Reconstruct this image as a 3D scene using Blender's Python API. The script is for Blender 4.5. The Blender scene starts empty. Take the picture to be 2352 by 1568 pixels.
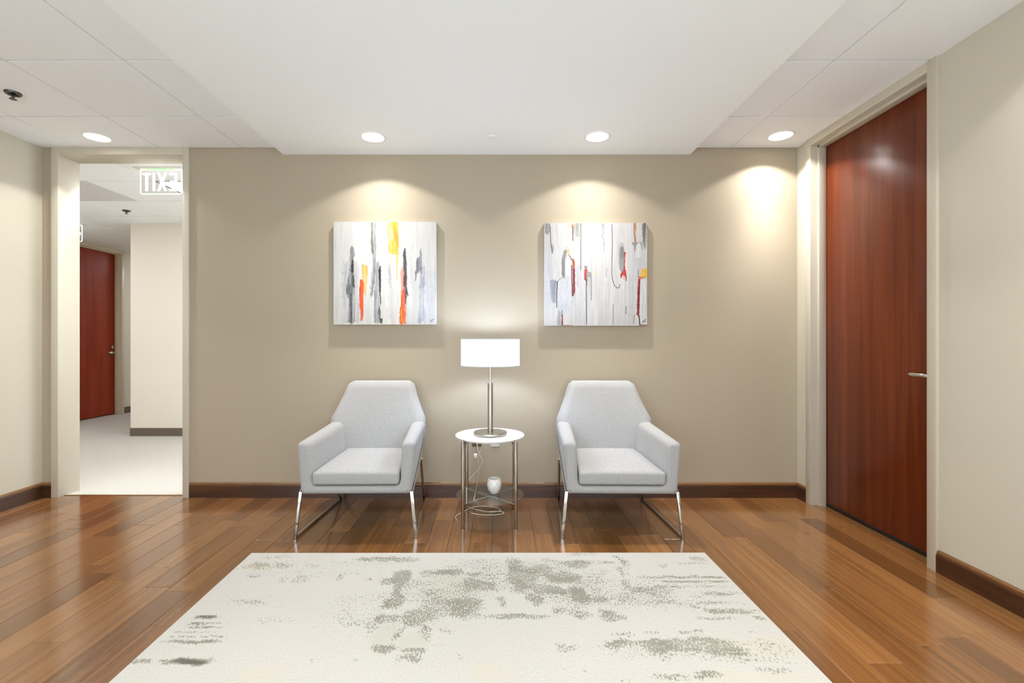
import bpy, bmesh, math, random
import numpy as np
from mathutils import Vector, Matrix

# ------------------------------------------------------------------ camera, world, exposure
S = bpy.context.scene
COL = S.collection
cam_d = bpy.data.cameras.new('camera')
cam = bpy.data.objects.new('camera', cam_d)
COL.objects.link(cam)
cam.location = (0, 0, 1.178)
cam.rotation_euler = (math.radians(90), 0, 0)
cam_d.sensor_fit = 'HORIZONTAL'
cam_d.sensor_width = 36.0
cam_d.lens = 36.0 * 1080.0 / 2352.0
cam_d.shift_x = 26.0 / 2352.0
cam_d.shift_y = -2.0 / 2352.0
cam_d.clip_start = 0.02
S.camera = cam

world = bpy.data.worlds.new('world')
S.world = world
world.use_nodes = True
world.node_tree.nodes['Background'].inputs[0].default_value = (0.87, 0.95, 1.06, 1)
world.node_tree.nodes['Background'].inputs[1].default_value = 2.75

S.view_settings.view_transform = 'Standard'
S.view_settings.look = 'None'
S.view_settings.exposure = 0.40
S.view_settings.gamma = 1.0
S.view_settings.use_curve_mapping = False
try:
    S.cycles.use_denoising = True
    S.cycles.diffuse_bounces = 5
    S.cycles.max_bounces = 9
    S.cycles.use_adaptive_sampling = True
    S.cycles.adaptive_threshold = 0.02
    S.cycles.transparent_max_bounces = 8
    S.cycles.caustics_reflective = False
    S.cycles.caustics_refractive = False
except Exception:
    pass

SPOT_W = 0.82            # each recessed downlight
WARM = (1.0, 0.99, 0.975)

# ------------------------------------------------------------------ room measures (metres)
YW = 3.54                # face of the back wall
XL, XR = -3.452, 2.232   # side walls
YR = -0.9                # rear wall with added glazing, behind the viewpoint
H = 2.628                # tile ceiling
HS = 2.578               # underside of the lowered plaster field
SL, SR = -1.639, 1.426   # its edges (underside)
WT = 0.150               # back wall thickness

# ------------------------------------------------------------------ helpers
def lin(r, g=None, b=None):
    if g is None:
        r, g, b = r
    def c(v):
        v /= 255.0
        return v / 12.92 if v <= 0.04045 else ((v + 0.055) / 1.055) ** 2.4
    return (c(r), c(g), c(b), 1.0)

class MB:
    """collects shapes into one mesh"""
    def __init__(self):
        self.v = []; self.f = []
    def box(self, x0, x1, y0, y1, z0, z1):
        n = len(self.v)
        self.v += [(x0,y0,z0),(x1,y0,z0),(x1,y1,z0),(x0,y1,z0),(x0,y0,z1),(x1,y0,z1),(x1,y1,z1),(x0,y1,z1)]
        for q in ((0,3,2,1),(4,5,6,7),(0,1,5,4),(1,2,6,5),(2,3,7,6),(3,0,4,7)):
            self.f.append(tuple(n+i for i in q))
        return self
    def bar(self, p, q, w, t, side=(1,0,0)):
        """box from p to q, w wide along side, t across"""
        p = Vector(p); q = Vector(q); d = (q-p).normalized()
        s = Vector(side); s = (s - d*s.dot(d)).normalized(); u = d.cross(s)
        n = len(self.v)
        for a in (p, q):
            for i, j in ((-1,-1),(1,-1),(1,1),(-1,1)):
                self.v.append(tuple(a + s*(i*w/2) + u*(j*t/2)))
        for k in ((0,1,2,3),(7,6,5,4),(0,4,5,1),(1,5,6,2),(2,6,7,3),(3,7,4,0)):
            self.f.append(tuple(n+i for i in k))
        return self
    def tube(self, pts, r, seg=10, cap=True):
        pts = [Vector(p) for p in pts]; n0 = len(self.v); N = len(pts)
        up = None
        for i, p in enumerate(pts):
            d = (pts[min(i+1,N-1)] - pts[max(i-1,0)]).normalized()
            if up is None:
                up = Vector((0,0,1)) if abs(d.z) < 0.9 else Vector((1,0,0))
            a = (up - d*up.dot(d)).normalized(); up = a; b = d.cross(a)
            rr = r[i] if isinstance(r, (list,tuple)) else r
            for k in range(seg):
                t = 2*math.pi*k/seg
                self.v.append(tuple(p + a*(rr*math.cos(t)) + b*(rr*math.sin(t))))
        for i in range(N-1):
            for k in range(seg):
                a0 = n0+i*seg+k; a1 = n0+i*seg+(k+1)%seg
                self.f.append((a0, a1, a1+seg, a0+seg))
        if cap:
            self.f.append(tuple(n0+k for k in range(seg))[::-1])
            self.f.append(tuple(n0+(N-1)*seg+k for k in range(seg)))
        return self
    def lathe(self, prof, seg=48, c=(0,0), close=False):
        """profile of (radius, z) turned about a vertical axis"""
        n0 = len(self.v); N = len(prof)
        for r, z in prof:
            for k in range(seg):
                t = 2*math.pi*k/seg
                self.v.append((c[0]+r*math.cos(t), c[1]+r*math.sin(t), z))
        rng = N if close else N-1
        for i in range(rng):
            j = (i+1) % N
            for k in range(seg):
                k2 = (k+1) % seg
                self.f.append((n0+i*seg+k, n0+i*seg+k2, n0+j*seg+k2, n0+j*seg+k))
        return self
    def prism(self, poly, axis, a0, a1):
        """closed polygon of (p,q) pushed along an axis"""
        n0 = len(self.v); N = len(poly)
        for a in (a0, a1):
            for p, q in poly:
                self.v.append({'x': (a,p,q), 'y': (p,a,q), 'z': (p,q,a)}[axis])
        for i in range(N):
            j = (i+1) % N
            self.f.append((n0+i, n0+j, n0+N+j, n0+N+i))
        self.f.append(tuple(range(n0, n0+N))[::-1]); self.f.append(tuple(range(n0+N, n0+2*N)))
        return self
    def build(self, name, mat, parent=None, smooth=None, bevel=0, seg=2, loc=None):
        me = bpy.data.meshes.new(name)
        me.from_pydata(self.v, [], self.f)
        bm = bmesh.new(); bm.from_mesh(me)
        bmesh.ops.remove_doubles(bm, verts=bm.verts, dist=1e-6)
        bmesh.ops.recalc_face_normals(bm, faces=bm.faces)
        if bevel:
            es = [e for e in bm.edges if len(e.link_faces) == 2 and e.calc_face_angle(0) > math.radians(25)]
            bmesh.ops.bevel(bm, geom=es, offset=bevel, offset_type='OFFSET', segments=seg, profile=0.5, affect='EDGES', clamp_overlap=True)
        bm.to_mesh(me); bm.free()
        return link(name, me, mat, parent, smooth if smooth is not None else (40 if bevel else None), loc)

def link(name, me, mat, parent=None, smooth=None, loc=None):
    o = bpy.data.objects.new(name, me); COL.objects.link(o)
    if mat is not None:
        me.materials.append(mat)
    if parent is not None:
        o.parent = parent
    if loc is not None:
        o.location = loc
    if smooth is not None:
        for p in me.polygons: p.use_smooth = True
        me.set_sharp_from_angle(angle=math.radians(smooth))
    return o

def empty(name, loc=(0,0,0), rz=0):
    o = bpy.data.objects.new(name, None); COL.objects.link(o)
    o.location = loc; o.rotation_euler = (0,0,rz); o.empty_display_size = 0.05
    return o

def tag(o, label, cat, group=None, kind=None):
    o['label'] = label; o['category'] = cat
    if group: o['group'] = group
    if kind: o['kind'] = kind
    return o

def struct(o, label=None):
    o['kind'] = 'structure'
    if label: o['label'] = label
    return o

def copy_tree(o, parent=None):
    c = o.copy(); COL.objects.link(c)
    c.parent = parent
    for ch in o.children:
        copy_tree(ch, c)
    return c

# ------------------------------------------------------------------ materials
class NT:
    def __init__(self, name):
        self.m = bpy.data.materials.new(name); self.m.use_nodes = True
        self.t = self.m.node_tree; self.b = self.t.nodes['Principled BSDF']
    def n(self, typ, **kw):
        nd = self.t.nodes.new(typ)
        for k, v in kw.items():
            if k.startswith('i_'):
                key = k[2:]
                key = int(key) if key.isdigit() else key.replace('_', ' ')
                nd.inputs[key].default_value = v
            else:
                setattr(nd, k, v)
        return nd
    def l(self, a, b):
        self.t.links.new(a, b)
    def coords(self, scale, kind='Object', offset=None):
        tc = self.n('ShaderNodeTexCoord'); mp = self.n('ShaderNodeMapping')
        mp.inputs['Scale'].default_value = scale
        src = tc.outputs[kind]
        if offset is not None:
            ad = self.n('ShaderNodeVectorMath', operation='ADD')
            self.l(src, ad.inputs[0]); self.l(offset, ad.inputs[1]); src = ad.outputs[0]
        self.l(src, mp.inputs['Vector'])
        return mp.outputs['Vector']
    def noise(self, vec, scale=1.0, detail=4.0, rough=0.5, dist=0.0):
        nd = self.n('ShaderNodeTexNoise')
        nd.inputs['Scale'].default_value = scale; nd.inputs['Detail'].default_value = detail
        nd.inputs['Roughness'].default_value = rough; nd.inputs['Distortion'].default_value = dist
        self.l(vec, nd.inputs['Vector'])
        return nd.outputs['Fac']
    def ramp(self, fac, stops):
        r = self.n('ShaderNodeValToRGB'); e = r.color_ramp.elements
        while len(e) < len(stops): e.new(0.5)
        for i, (p, c) in enumerate(stops):
            e[i].position = p; e[i].color = c if len(c) == 4 else (*c, 1)
        self.l(fac, r.inputs['Fac'])
        return r.outputs['Color']
    def math(self, op, a, b=0.0, clamp=False):
        nd = self.n('ShaderNodeMath', operation=op, use_clamp=clamp)
        for i, v in enumerate((a, b)):
            if isinstance(v, (int, float)): nd.inputs[i].default_value = v
            else: self.l(v, nd.inputs[i])
        return nd.outputs[0]
    def mix(self, fac, a, b, blend='MIX'):
        nd = self.n('ShaderNodeMix', data_type='RGBA', blend_type=blend)
        for idx, v in ((0, fac), (6, a), (7, b)):
            if isinstance(v, (int, float)): nd.inputs[idx].default_value = v
            elif isinstance(v, (tuple, list)): nd.inputs[idx].default_value = v
            else: self.l(v, nd.inputs[idx])
        return nd.outputs[2]
    def bump(self, h, strength=0.2, dist=0.002):
        nd = self.n('ShaderNodeBump'); nd.inputs['Strength'].default_value = strength
        nd.inputs['Distance'].default_value = dist
        self.l(h, nd.inputs['Height']); self.l(nd.outputs[0], self.b.inputs['Normal'])
    def set(self, **kw):
        for k, v in kw.items():
            s = self.b.inputs[k.replace('_', ' ')]
            if hasattr(v, 'is_linked'): self.l(v, s)
            else: s.default_value = v
        return self

def plain(name, rgb, rough=0.5, metal=0.0, noise=0.0, nscale=60, **kw):
    k = NT(name); c = lin(rgb)
    if noise:
        f = k.noise(k.coords((1,1,1)), nscale, 3)
        d = tuple(x*(1-noise) for x in c[:3]) + (1,); u = tuple(min(1, x*(1+noise)) for x in c[:3]) + (1,)
        k.set(Base_Color=k.ramp(f, [(0.3, d), (0.7, u)]))
    else:
        k.set(Base_Color=c)
    k.set(Roughness=rough, Metallic=metal, **kw)
    return k.m

def emit(name, rgb, strength):
    k = NT(name); k.set(Base_Color=lin(rgb), Emission_Color=lin(rgb), Emission_Strength=strength, Roughness=0.4)
    return k.m

def wall_mat(name, rgb, weave=0.03):
    k = NT(name); c = lin(rgb)
    v1 = k.coords((60, 60, 900)); v2 = k.coords((1.3, 1.3, 1.3))
    f1 = k.noise(v1, 1, 2); f2 = k.noise(v2, 1, 3)
    f = k.math('ADD', k.math('MULTIPLY', f1, 0.7), k.math('MULTIPLY', f2, 0.3))
    k.set(Base_Color=k.ramp(f, [(0.25, tuple(x*(1-weave) for x in c[:3])+(1,)), (0.75, tuple(x*(1+weave) for x in c[:3])+(1,))]),
          Roughness=0.75)
    k.b.inputs['Specular IOR Level'].default_value = 0.25
    k.bump(f1, 0.12, 0.001)
    return k.m

def wood_mat(name, stops, along='y', rough=0.22, coat=0.5, rnd=True, gs=(26, 1.2), tone=0.5, bump=0.05, fine=0.35):
    k = NT(name)
    oi = k.n('ShaderNodeObjectInfo')
    off = None
    if rnd:
        cx = k.n('ShaderNodeCombineXYZ')
        for i in range(3):
            k.l(k.math('MULTIPLY', oi.outputs['Random'], 37.0 + 11*i), cx.inputs[i])
        off = cx.outputs[0]
    a, b = gs
    sc = {'y': (a, b, a), 'z': (a, a, b), 'x': (b, a, a)}[along]
    f1 = k.noise(k.coords(sc, offset=off), 1, 5, 0.55, 0.6)
    sc2 = {'y': (a*9, b*4, a*9), 'z': (a*9, a*9, b*4), 'x': (b*4, a*9, a*9)}[along]
    f2 = k.noise(k.coords(sc2, offset=off), 1, 3, 0.6)
    f = k.math('ADD', k.math('MULTIPLY', f1, 1-fine), k.math('MULTIPLY', f2, fine))
    if rnd:
        f = k.math('ADD', f, k.math('MULTIPLY', k.math('SUBTRACT', oi.outputs['Random'], 0.5), tone))
    k.set(Base_Color=k.ramp(f, stops), Roughness=rough)
    k.b.inputs['Coat Weight'].default_value = coat
    k.b.inputs['Coat Roughness'].default_value = rough*0.6
    if bump:
        k.bump(f2, bump, 0.0006)
    return k.m

def fabric_mat(name, rgb, dark):
    k = NT(name)
    fa = k.noise(k.coords((800, 800, 130)), 1, 2); fb = k.noise(k.coords((130, 130, 800)), 1, 2)
    fc = k.noise(k.coords((130, 800, 800)), 1, 2)
    f = k.math('ADD', k.math('ADD', k.math('MULTIPLY', fa, 0.4), k.math('MULTIPLY', fb, 0.4)), k.math('MULTIPLY', fc, 0.2))
    k.set(Base_Color=k.ramp(f, [(0.36, lin(dark)), (0.56, lin(rgb))]), Roughness=0.95)
    k.b.inputs['Specular IOR Level'].default_value = 0.1
    k.b.inputs['Sheen Weight'].default_value = 0.15
    k.bump(f, 0.18, 0.001)
    return k.m

def glass_mat(name, tint, rough=0.0, ior=1.5):
    """thin pane: mostly see-through, with a mirror sheen"""
    k = NT(name)
    tr = k.n('ShaderNodeBsdfTransparent'); tr.inputs[0].default_value = tint
    gl = k.n('ShaderNodeBsdfGlossy'); gl.inputs['Roughness'].default_value = rough
    gl.inputs['Color'].default_value = (0.9, 0.95, 0.93, 1)
    fr = k.n('ShaderNodeFresnel'); fr.inputs['IOR'].default_value = ior
    mx = k.n('ShaderNodeMixShader')
    ge = k.n('ShaderNodeNewGeometry')
    fac = k.math('MULTIPLY', fr.outputs[0], k.math('SUBTRACT', 1.0, ge.outputs['Backfacing']))
    k.l(fac, mx.inputs[0]); k.l(tr.outputs[0], mx.inputs[1]); k.l(gl.outputs[0], mx.inputs[2])
    k.l(mx.outputs[0], k.t.nodes['Material Output'].inputs['Surface'])
    return k.m

M = {}
M['wall'] = wall_mat('taupe_wallcovering', (170, 157, 136))
M['wall_side'] = wall_mat('pale_greige_wall_paint', (200, 193, 175), 0.008)
M['wall_hall'] = wall_mat('cream_wall_paint', (228, 221, 209), 0.01)
M['trim'] = plain('greige_trim_paint', (196, 187, 168), 0.35)
M['trim_hall'] = plain('cream_trim_paint', (214, 204, 180), 0.35)
M['plaster'] = plain('white_plaster', (244, 246, 244), 0.8)
M['grid'] = plain('white_grid_metal', (215, 215, 212), 0.5)
M['void'] = plain('dark_ceiling_void', (40, 38, 36), 0.9)
k = NT('ceiling_tile'); f = k.noise(k.coords((1,1,1)), 220, 2)
k.set(Base_Color=k.ramp(f, [(0.35, lin(232,233,233)), (0.65, lin(246,247,247))]), Roughness=0.9); k.bump(f, 0.25, 0.002)
M['tile'] = k.m
M['greytile'] = plain('grey_hall_tile', (208, 206, 204), 0.7)  # one hall ceiling tile, greyer than the rest
WS = [(0.12, lin(66,40,20)), (0.40, lin(108,70,36)), (0.60, lin(128,86,46)), (0.92, lin(158,112,64))]
M['plank'] = wood_mat('brown_floor_wood', WS, 'y', 0.20, 0.7, True, (34, 0.7), 0.34)
M['joint'] = plain('floor_joint', (70, 42, 24), 0.6)
M['base'] = wood_mat('dark_walnut_base', [(0.25, lin(38,19,8)), (0.5, lin(66,36,16)), (0.75, lin(92,54,26))], 'x', 0.35, 0.3, True, (22, 1.5), 0.1)
M['basecap'] = wood_mat('walnut_base_cap', [(0.25, lin(84,52,26)), (0.7, lin(132,92,50))], 'x', 0.3, 0.3, True, (22, 1.5), 0.1)
DS = [(0.25, lin(66,20,6)), (0.45, lin(97,37,11)), (0.6, lin(114,49,15)), (0.8, lin(138,67,23))]
M['door'] = wood_mat('mahogany_door', DS, 'z', 0.33, 0.3, False, (12, 0.45), 0, 0.03, 0.3)
M['door'].node_tree.nodes['Principled BSDF'].inputs['Specular IOR Level'].default_value = 0.25
M['door_hall'] = wood_mat('red_mahogany_door', [(0.2, lin(106,32,15)), (0.5, lin(150,54,28)), (0.8, lin(172,74,42))], 'z', 0.4, 0.1, False, (10, 0.5), 0, 0.03)
M['door_hall'].node_tree.nodes['Principled BSDF'].inputs['Specular IOR Level'].default_value = 0.2
M['black'] = plain('black_rubber', (14, 12, 11), 0.6)
M['rubber'] = plain('taupe_rubber_base', (104, 92, 80), 0.55)
M['chrome'] = plain('polished_chrome', (205, 203, 198), 0.12, 1.0)
M['nickel'] = plain('brushed_nickel', (172, 166, 155), 0.32, 1.0)
M['dark_metal'] = plain('dark_metal', (92, 90, 86), 0.35, 1.0)
M['fabric'] = fabric_mat('light_grey_woven_fabric', (168, 166, 164), (134, 133, 131))
M['white'] = plain('white_lacquer', (236, 234, 228), 0.3)
M['whiteplastic'] = plain('white_plastic', (226, 222, 212), 0.45)
M['outlet'] = plain('taupe_outlet_plate', (108, 94, 78), 0.4, 0.3)
M['ceramic'] = plain('white_ceramic', (232, 230, 224), 0.35)
M['lens'] = emit('lit_downlight_lens', (255, 252, 245), 6.0)
M['trofferlens'] = emit('lit_troffer_lens', (246, 250, 255), 15)
M['bulb'] = emit('lit_bulb', (204, 224, 255), 320.0)
M['glassshelf'] = glass_mat('tinted_glass', (0.90, 0.93, 0.91, 1), 0.06, 1.9)
M['acrylic'] = glass_mat('clear_acrylic', (0.96, 0.97, 0.96, 1))
M['signlit'] = emit('edge_lit_white', (255, 255, 252), 1.0)
M['signgreen'] = emit('green_sign_glow', (130, 225, 130), 0.9)
M['cord'] = plain('cream_cable', (206, 200, 184), 0.5)
k = NT('white_linen_shade')
tl = k.n('ShaderNodeBsdfTranslucent'); tl.inputs[0].default_value = (0.82, 0.83, 0.86, 1)
df = k.n('ShaderNodeBsdfDiffuse'); df.inputs[0].default_value = (0.85, 0.85, 0.86, 1)
mx = k.n('ShaderNodeMixShader'); mx.inputs[0].default_value = 0.5
k.l(df.outputs[0], mx.inputs[1]); k.l(tl.outputs[0], mx.inputs[2]); k.l(mx.outputs[0], k.t.nodes['Material Output'].inputs['Surface'])
M['shade'] = k.m

# ------------------------------------------------------------------ room shell
fl = MB().box(XL-0.2, XR+0.4, YR-0.2, YW+0.04, -0.06, -0.003).build('floor', M['joint'])
struct(fl, 'glossy brown hardwood plank floor')
rng = random.Random(11)
PW = 0.127
nplank = 0
x = XL - 0.03
while x < XR + 0.13:
    x1 = x + PW
    y = YW + 0.035
    first = True
    while y > -0.75:
        L = rng.uniform(0.35, 0.9) if first else rng.uniform(0.55, 1.5)
        first = False
        y0 = max(y - L, -0.8)
        m = MB(); w = PW/2 - 0.0004; hl = (y-y0)/2 - 0.0004
        e = 0.0018
        m.v = [(-w,-hl,-0.012),(w,-hl,-0.012),(w,hl,-0.012),(-w,hl,-0.012),
               (-w,-hl,-e),(w,-hl,-e),(w,hl,-e),(-w,hl,-e),
               (-w+e,-hl+e,0),(w-e,-hl+e,0),(w-e,hl-e,0),(-w+e,hl-e,0)]
        m.f = [(0,1,5,4),(1,2,6,5),(2,3,7,6),(3,0,4,7),(4,5,9,8),(5,6,10,9),(6,7,11,10),(7,4,8,11),(8,9,10,11)]
        me = bpy.data.meshes.new('plank'); me.from_pydata(m.v, [], m.f)
        link('plank', me, M['plank'], fl, loc=((x+x1)/2, (y+y0)/2, 0))
        nplank += 1
        y = y0
    x = x1

# back wall (with the open doorway), side walls, rear wall with added fill window
DX0, DX1 = -3.370, -2.337      # outer width of the doorway frame
wb = MB().box(-6.4, DX0+0.01, YW, YW+WT, 0, 2.75).box(DX1-0.01, XR+0.35, YW, YW+WT, 0, 2.75).build('wall_back', M['wall'])
struct(wb, 'taupe wallcovered wall behind the chairs')
wl = MB().box(XL-0.15, XL, YR, YW+0.01, 0, 2.75).build('wall_left', M['wall_side'])
struct(wl, 'taupe wall at the left edge')
RY0, RY1 = 2.394, 3.416        # outer width of the right door frame
wr = MB().box(XR, XR+0.16, YR, RY0+0.012, 0, 2.75).box(XR, XR+0.16, RY1-0.012, YW+0.02, 0, 2.75).build('wall_right', M['wall_side'])
struct(wr, 'taupe wall on the right with the tall wooden door')
wq = MB().box(XL-0.2, XR+0.2, YR-0.15, YR, 0, 0.08).box(XL-0.2, XR+0.2, YR-0.15, YR, 2.56, 2.75).build('wall_rear', M['wall'])  # unseen strips put in to hold the added rear glazing
struct(wq, 'unseen sill and head of the glazed wall added behind the viewpoint')
w1 = empty('fill_window_1', (0, YR-0.08, 0)); struct(w1, 'unseen floor to ceiling window added behind the viewpoint to light the room')  # added glazing, lets the world light in as room fill
nW = 4
for i in range(nW+1):
    xx = XL + (XR-XL)*i/nW
    MB().box(xx-0.025, xx+0.025, -0.03, 0.03, 0.08, 2.56).build('mullion', M['nickel'], w1)
for i in range(nW):
    xa = XL + (XR-XL)*i/nW + 0.025; xb = XL + (XR-XL)*(i+1)/nW - 0.025
    MB().box(xa, xb, -0.004, 0.004, 0.08, 2.56).build('pane', M['acrylic'], w1)
wc = MB().box(XR+0.155, XR+0.4, RY0-0.1, RY1+0.1, -0.05, 2.75).build('wall_closet', M['black'])
struct(wc)

# ceiling: void slab, plaster field, lay-in tiles
ce = MB().box(XL-0.2, XR+0.4, YR-0.2, YW+0.05, 2.66, 2.72).build('ceiling', M['void'])
struct(ce, 'white suspended tile ceiling around a lowered plaster field')
sof = MB().prism([(SL, HS), (SR, HS), (SR+0.062, H+0.02), (SL-0.062, H+0.02)], 'y', YR, YW).build('ceiling_field', M['plaster'])
struct(sof, 'smooth white lowered plaster ceiling field with sloped edges')

TXL = [XL, -3.173, -2.567, -1.951, SL-0.050]
TXR = [SR+0.050, 1.732, XR]
TY = [YW, 3.045, 2.435, 1.825, 1.215, 0.605, -0.005, -0.615, -0.93]
G = 0.0055
def lay_tiles(parent, xs, ys, mat_at, skip=()):
    cache = {}
    for i in range(len(xs)-1):
        for j in range(len(ys)-1):
            if (i, j) in skip: continue
            a, b = xs[i], xs[i+1]; c, d = sorted((ys[j], ys[j+1]))
            ga = 0 if i == 0 else G; gb = 0 if i == len(xs)-2 else G
            w, l = round(b-gb-a-ga, 4), round(d-c-2*G*0.95, 4)
            key = (w, l, mat_at(i, j).name)
            if key not in cache:
                m = MB(); e = 0.001
                m.v = [(-w/2,-l/2,0.030),(w/2,-l/2,0.030),(w/2,l/2,0.030),(-w/2,l/2,0.030),(-w/2,-l/2,e),(w/2,-l/2,e),(w/2,l/2,e),(-w/2,l/2,e),
                       (-w/2+e,-l/2+e,0),(w/2-e,-l/2+e,0),(w/2-e,l/2-e,0),(-w/2+e,l/2-e,0)]
                m.f = [(0,4,5,1),(1,5,6,2),(2,6,7,3),(3,7,4,0),(4,8,9,5),(5,9,10,6),(6,10,11,7),(7,11,8,4),(8,11,10,9),(0,1,2,3)]
                me = bpy.data.meshes.new('ceiling_tile'); me.from_pydata(m.v, [], m.f); me.materials.append(mat_at(i, j))
                cache[key] = me
            o = bpy.data.objects.new('ceiling_tile', cache[key]); COL.objects.link(o); o.parent = parent
            o.location = ((a+ga+b-gb)/2, (c+d)/2, H)
    z0, z1 = H+0.006, H+0.03
    for xx in xs[1:-1]:
        MB().box(xx-0.012, xx+0.012, ys[-1] if ys[-1] < ys[0] else ys[0], max(ys[0], ys[-1]), z0-0.003, z1).build('grid_bar', M['grid'], parent)
    for yy in ys[1:-1]:
        MB().box(xs[0], xs[-1], yy-0.016, yy+0.016, z0+0.0235, z1+0.001).build('grid_bar', M['grid'], parent)
lay_tiles(ce, TXL, TY, lambda i, j: M['tile'])
lay_tiles(ce, TXR, TY, lambda i, j: M['tile'])

# baseboards: dark wood with a grooved cap
def baseboard(name, p, q, inward, label):
    """run from p to q along the wall face, inward = unit vector into the room"""
    p = Vector(p); q = Vector(q); d = q-p; L = d.length
    ang = math.atan2(d.y, d.x)
    s = 1 if Vector((-d.y, d.x)).dot(Vector(inward)) > 0 else -1
    m = MB().prism([(0, 0), (0, 0.092), (s*0.015, 0.092), (s*0.017, 0.088), (s*0.017, 0)], 'x', 0, L)
    o = m.build(name, M['base']); o.location = (p.x, p.y, 0.0005); o.rotation_euler = (0,0,ang)
    struct(o, label)
    c = MB().prism([(0, 0.0935), (0, 0.112), (s*0.006, 0.112), (s*0.009, 0.107), (s*0.0125, 0.105), (s*0.0135, 0.0935)], 'x', 0, L).build('cap_moulding', M['basecap'], o)
    return o
baseboard('baseboard_back', (DX1, YW), (XR, YW), (0,-1), 'dark walnut baseboard behind the chairs')
baseboard('baseboard_corner', (XL, YW), (DX0, YW), (0,-1), 'short dark baseboard piece left of the doorway')
baseboard('baseboard_left', (XL, YR), (XL, YW), (1,0), 'dark walnut baseboard of the left wall')
baseboard('baseboard_right', (XR, YR), (XR, RY0), (-1,0), 'dark walnut baseboard right of the tall door')
baseboard('baseboard_recess', (XR, RY1), (XR, YW), (-1,0), 'short dark baseboard piece between corner and tall door')

# open doorway frame
t1 = empty('trim_1', (0, YW, 0)); struct(t1, 'greige metal frame of the open doorway')
FH = 2.572
def jamb(sx, xo, xi):
    # xo outer edge, xi opening edge
    m = MB().prism([(xo, -0.017), (xi, -0.017), (xi, WT+0.017), (xo, WT+0.017)], 'z', 0, H+0.01)
    return m.build('jamb', M['trim'], t1, bevel=0.0015)
jamb(1, DX0, -3.318); jamb(-1, DX1, -2.385)
MB().box(-3.319, -2.384, -0.017, WT+0.017, FH, H+0.01).build('head', M['trim'], t1, bevel=0.0015)
MB().box(-3.318, -2.385, 0.034, 0.052, -0.004, 0.003).build('threshold_strip', M['basecap'], t1)

# right door: frame with stop, slab, lever, sweep
d1 = empty('door_1', (XR, (RY0+RY1)/2, 0)); struct(d1, 'tall dark mahogany door in the right wall')
yc = (RY0+RY1)/2
a, b = RY0-yc, RY1-yc
fx0 = -0.016
def rjamb(yo, yi):
    s = 1 if yi > yo else -1
    poly = [(fx0, yo), (fx0, yi), (0.036, yi), (0.036, yi+s*0.016), (0.086, yi+s*0.016), (0.086, yi), (0.150, yi), (0.150, yo)]
    return MB().prism(poly, 'z', 0, H+0.005).build('jamb', M['trim'], d1, bevel=0.0012)
rjamb(a, a+0.052); rjamb(b, b-0.052)
poly = [(fx0, H+0.005), (fx0, FH), (0.036, FH), (0.036, FH-0.016), (0.086, FH-0.016), (0.086, FH), (0.150, FH), (0.150, H+0.005)]
m = MB(); n = len(poly)
m.prism([(p, q) for p, q in poly], 'y', a+0.051, b-0.051)
m.build('head', M['trim'], d1, bevel=0.0012)
MB().box(0.088, 0.132, a+0.055, b-0.055, 0.018, FH-0.003).build('slab', M['door'], d1, bevel=0.001)
MB().box(0.084, 0.10, a+0.06, b-0.06, 0.004, 0.022).build('sweep', M['black'], d1)
LY = 2.492 - yc; LZ = 0.990
def lever(parent, x, y, z, nx, dy, mat):
    """lever on a face with normal nx (+-1 in x), pointing along dy"""
    r = MB(); seg = 24
    for xx, rr in ((0, 0.026), (0.008, 0.026), (0.012, 0.022)):
        for kk in range(seg):
            t = 2*math.pi*kk/seg
            r.v.append((x+nx*xx, y+rr*math.cos(t), z+rr*math.sin(t)))
    for i in range(2):
        for kk in range(seg):
            r.f.append((i*seg+kk, i*seg+(kk+1)%seg, (i+1)*seg+(kk+1)%seg, (i+1)*seg+kk))
    r.f.append(tuple(2*seg+kk for kk in range(seg)))
    ro = r.build('handle_rose', mat, parent, smooth=35)
    h = MB().tube([(x+nx*0.01, y, z), (x+nx*0.045, y, z), (x+nx*0.056, y+dy*0.012, z), (x+nx*0.060, y+dy*0.045, z+0.001), (x+nx*0.058, y+dy*0.09, z+0.002), (x+nx*0.052, y+dy*0.118, z+0.003), (x+nx*0.05, y+dy*0.124, z+0.003)],
                  [0.009, 0.009, 0.011, 0.012, 0.012, 0.011, 0.006], 14)
    h.build('lever_handle', mat, parent, smooth=60)
lever(d1, 0.088, LY, LZ, -1, 1, M['chrome'])

# ------------------------------------------------------------------ hall beyond the doorway
HY0 = YW+WT
fc = MB().box(-6.5, -0.3, YW+0.043, 11.2, -0.06, 0.0).build('floor_carpet', None)
k = NT('cream_loop_carpet')
mp = k.coords((1,1,1))
wv = k.n('ShaderNodeTexWave', bands_direction='DIAGONAL'); wv.inputs['Scale'].default_value = 55; wv.inputs['Distortion'].default_value = 2.0; wv.inputs['Detail'].default_value = 2
k.l(mp, wv.inputs['Vector'])
f = k.noise(mp, 260, 3)
g = k.math('ADD', k.math('MULTIPLY', f, 0.6), k.math('MULTIPLY', wv.outputs['Fac'], 0.4))
k.set(Base_Color=k.ramp(g, [(0.25, lin(166,160,150)), (0.7, lin(204,199,191))]), Roughness=0.95); k.bump(g, 0.6, 0.004)
fc.data.materials.append(k.m); struct(fc, 'cream loop carpet in the hall')
wh = MB().box(-4.573, -0.3, 5.81, 11.0, 0, 2.75).build('wall_hall', M['wall_hall']); struct(wh, 'cream wall facing the doorway in the hall')
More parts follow.
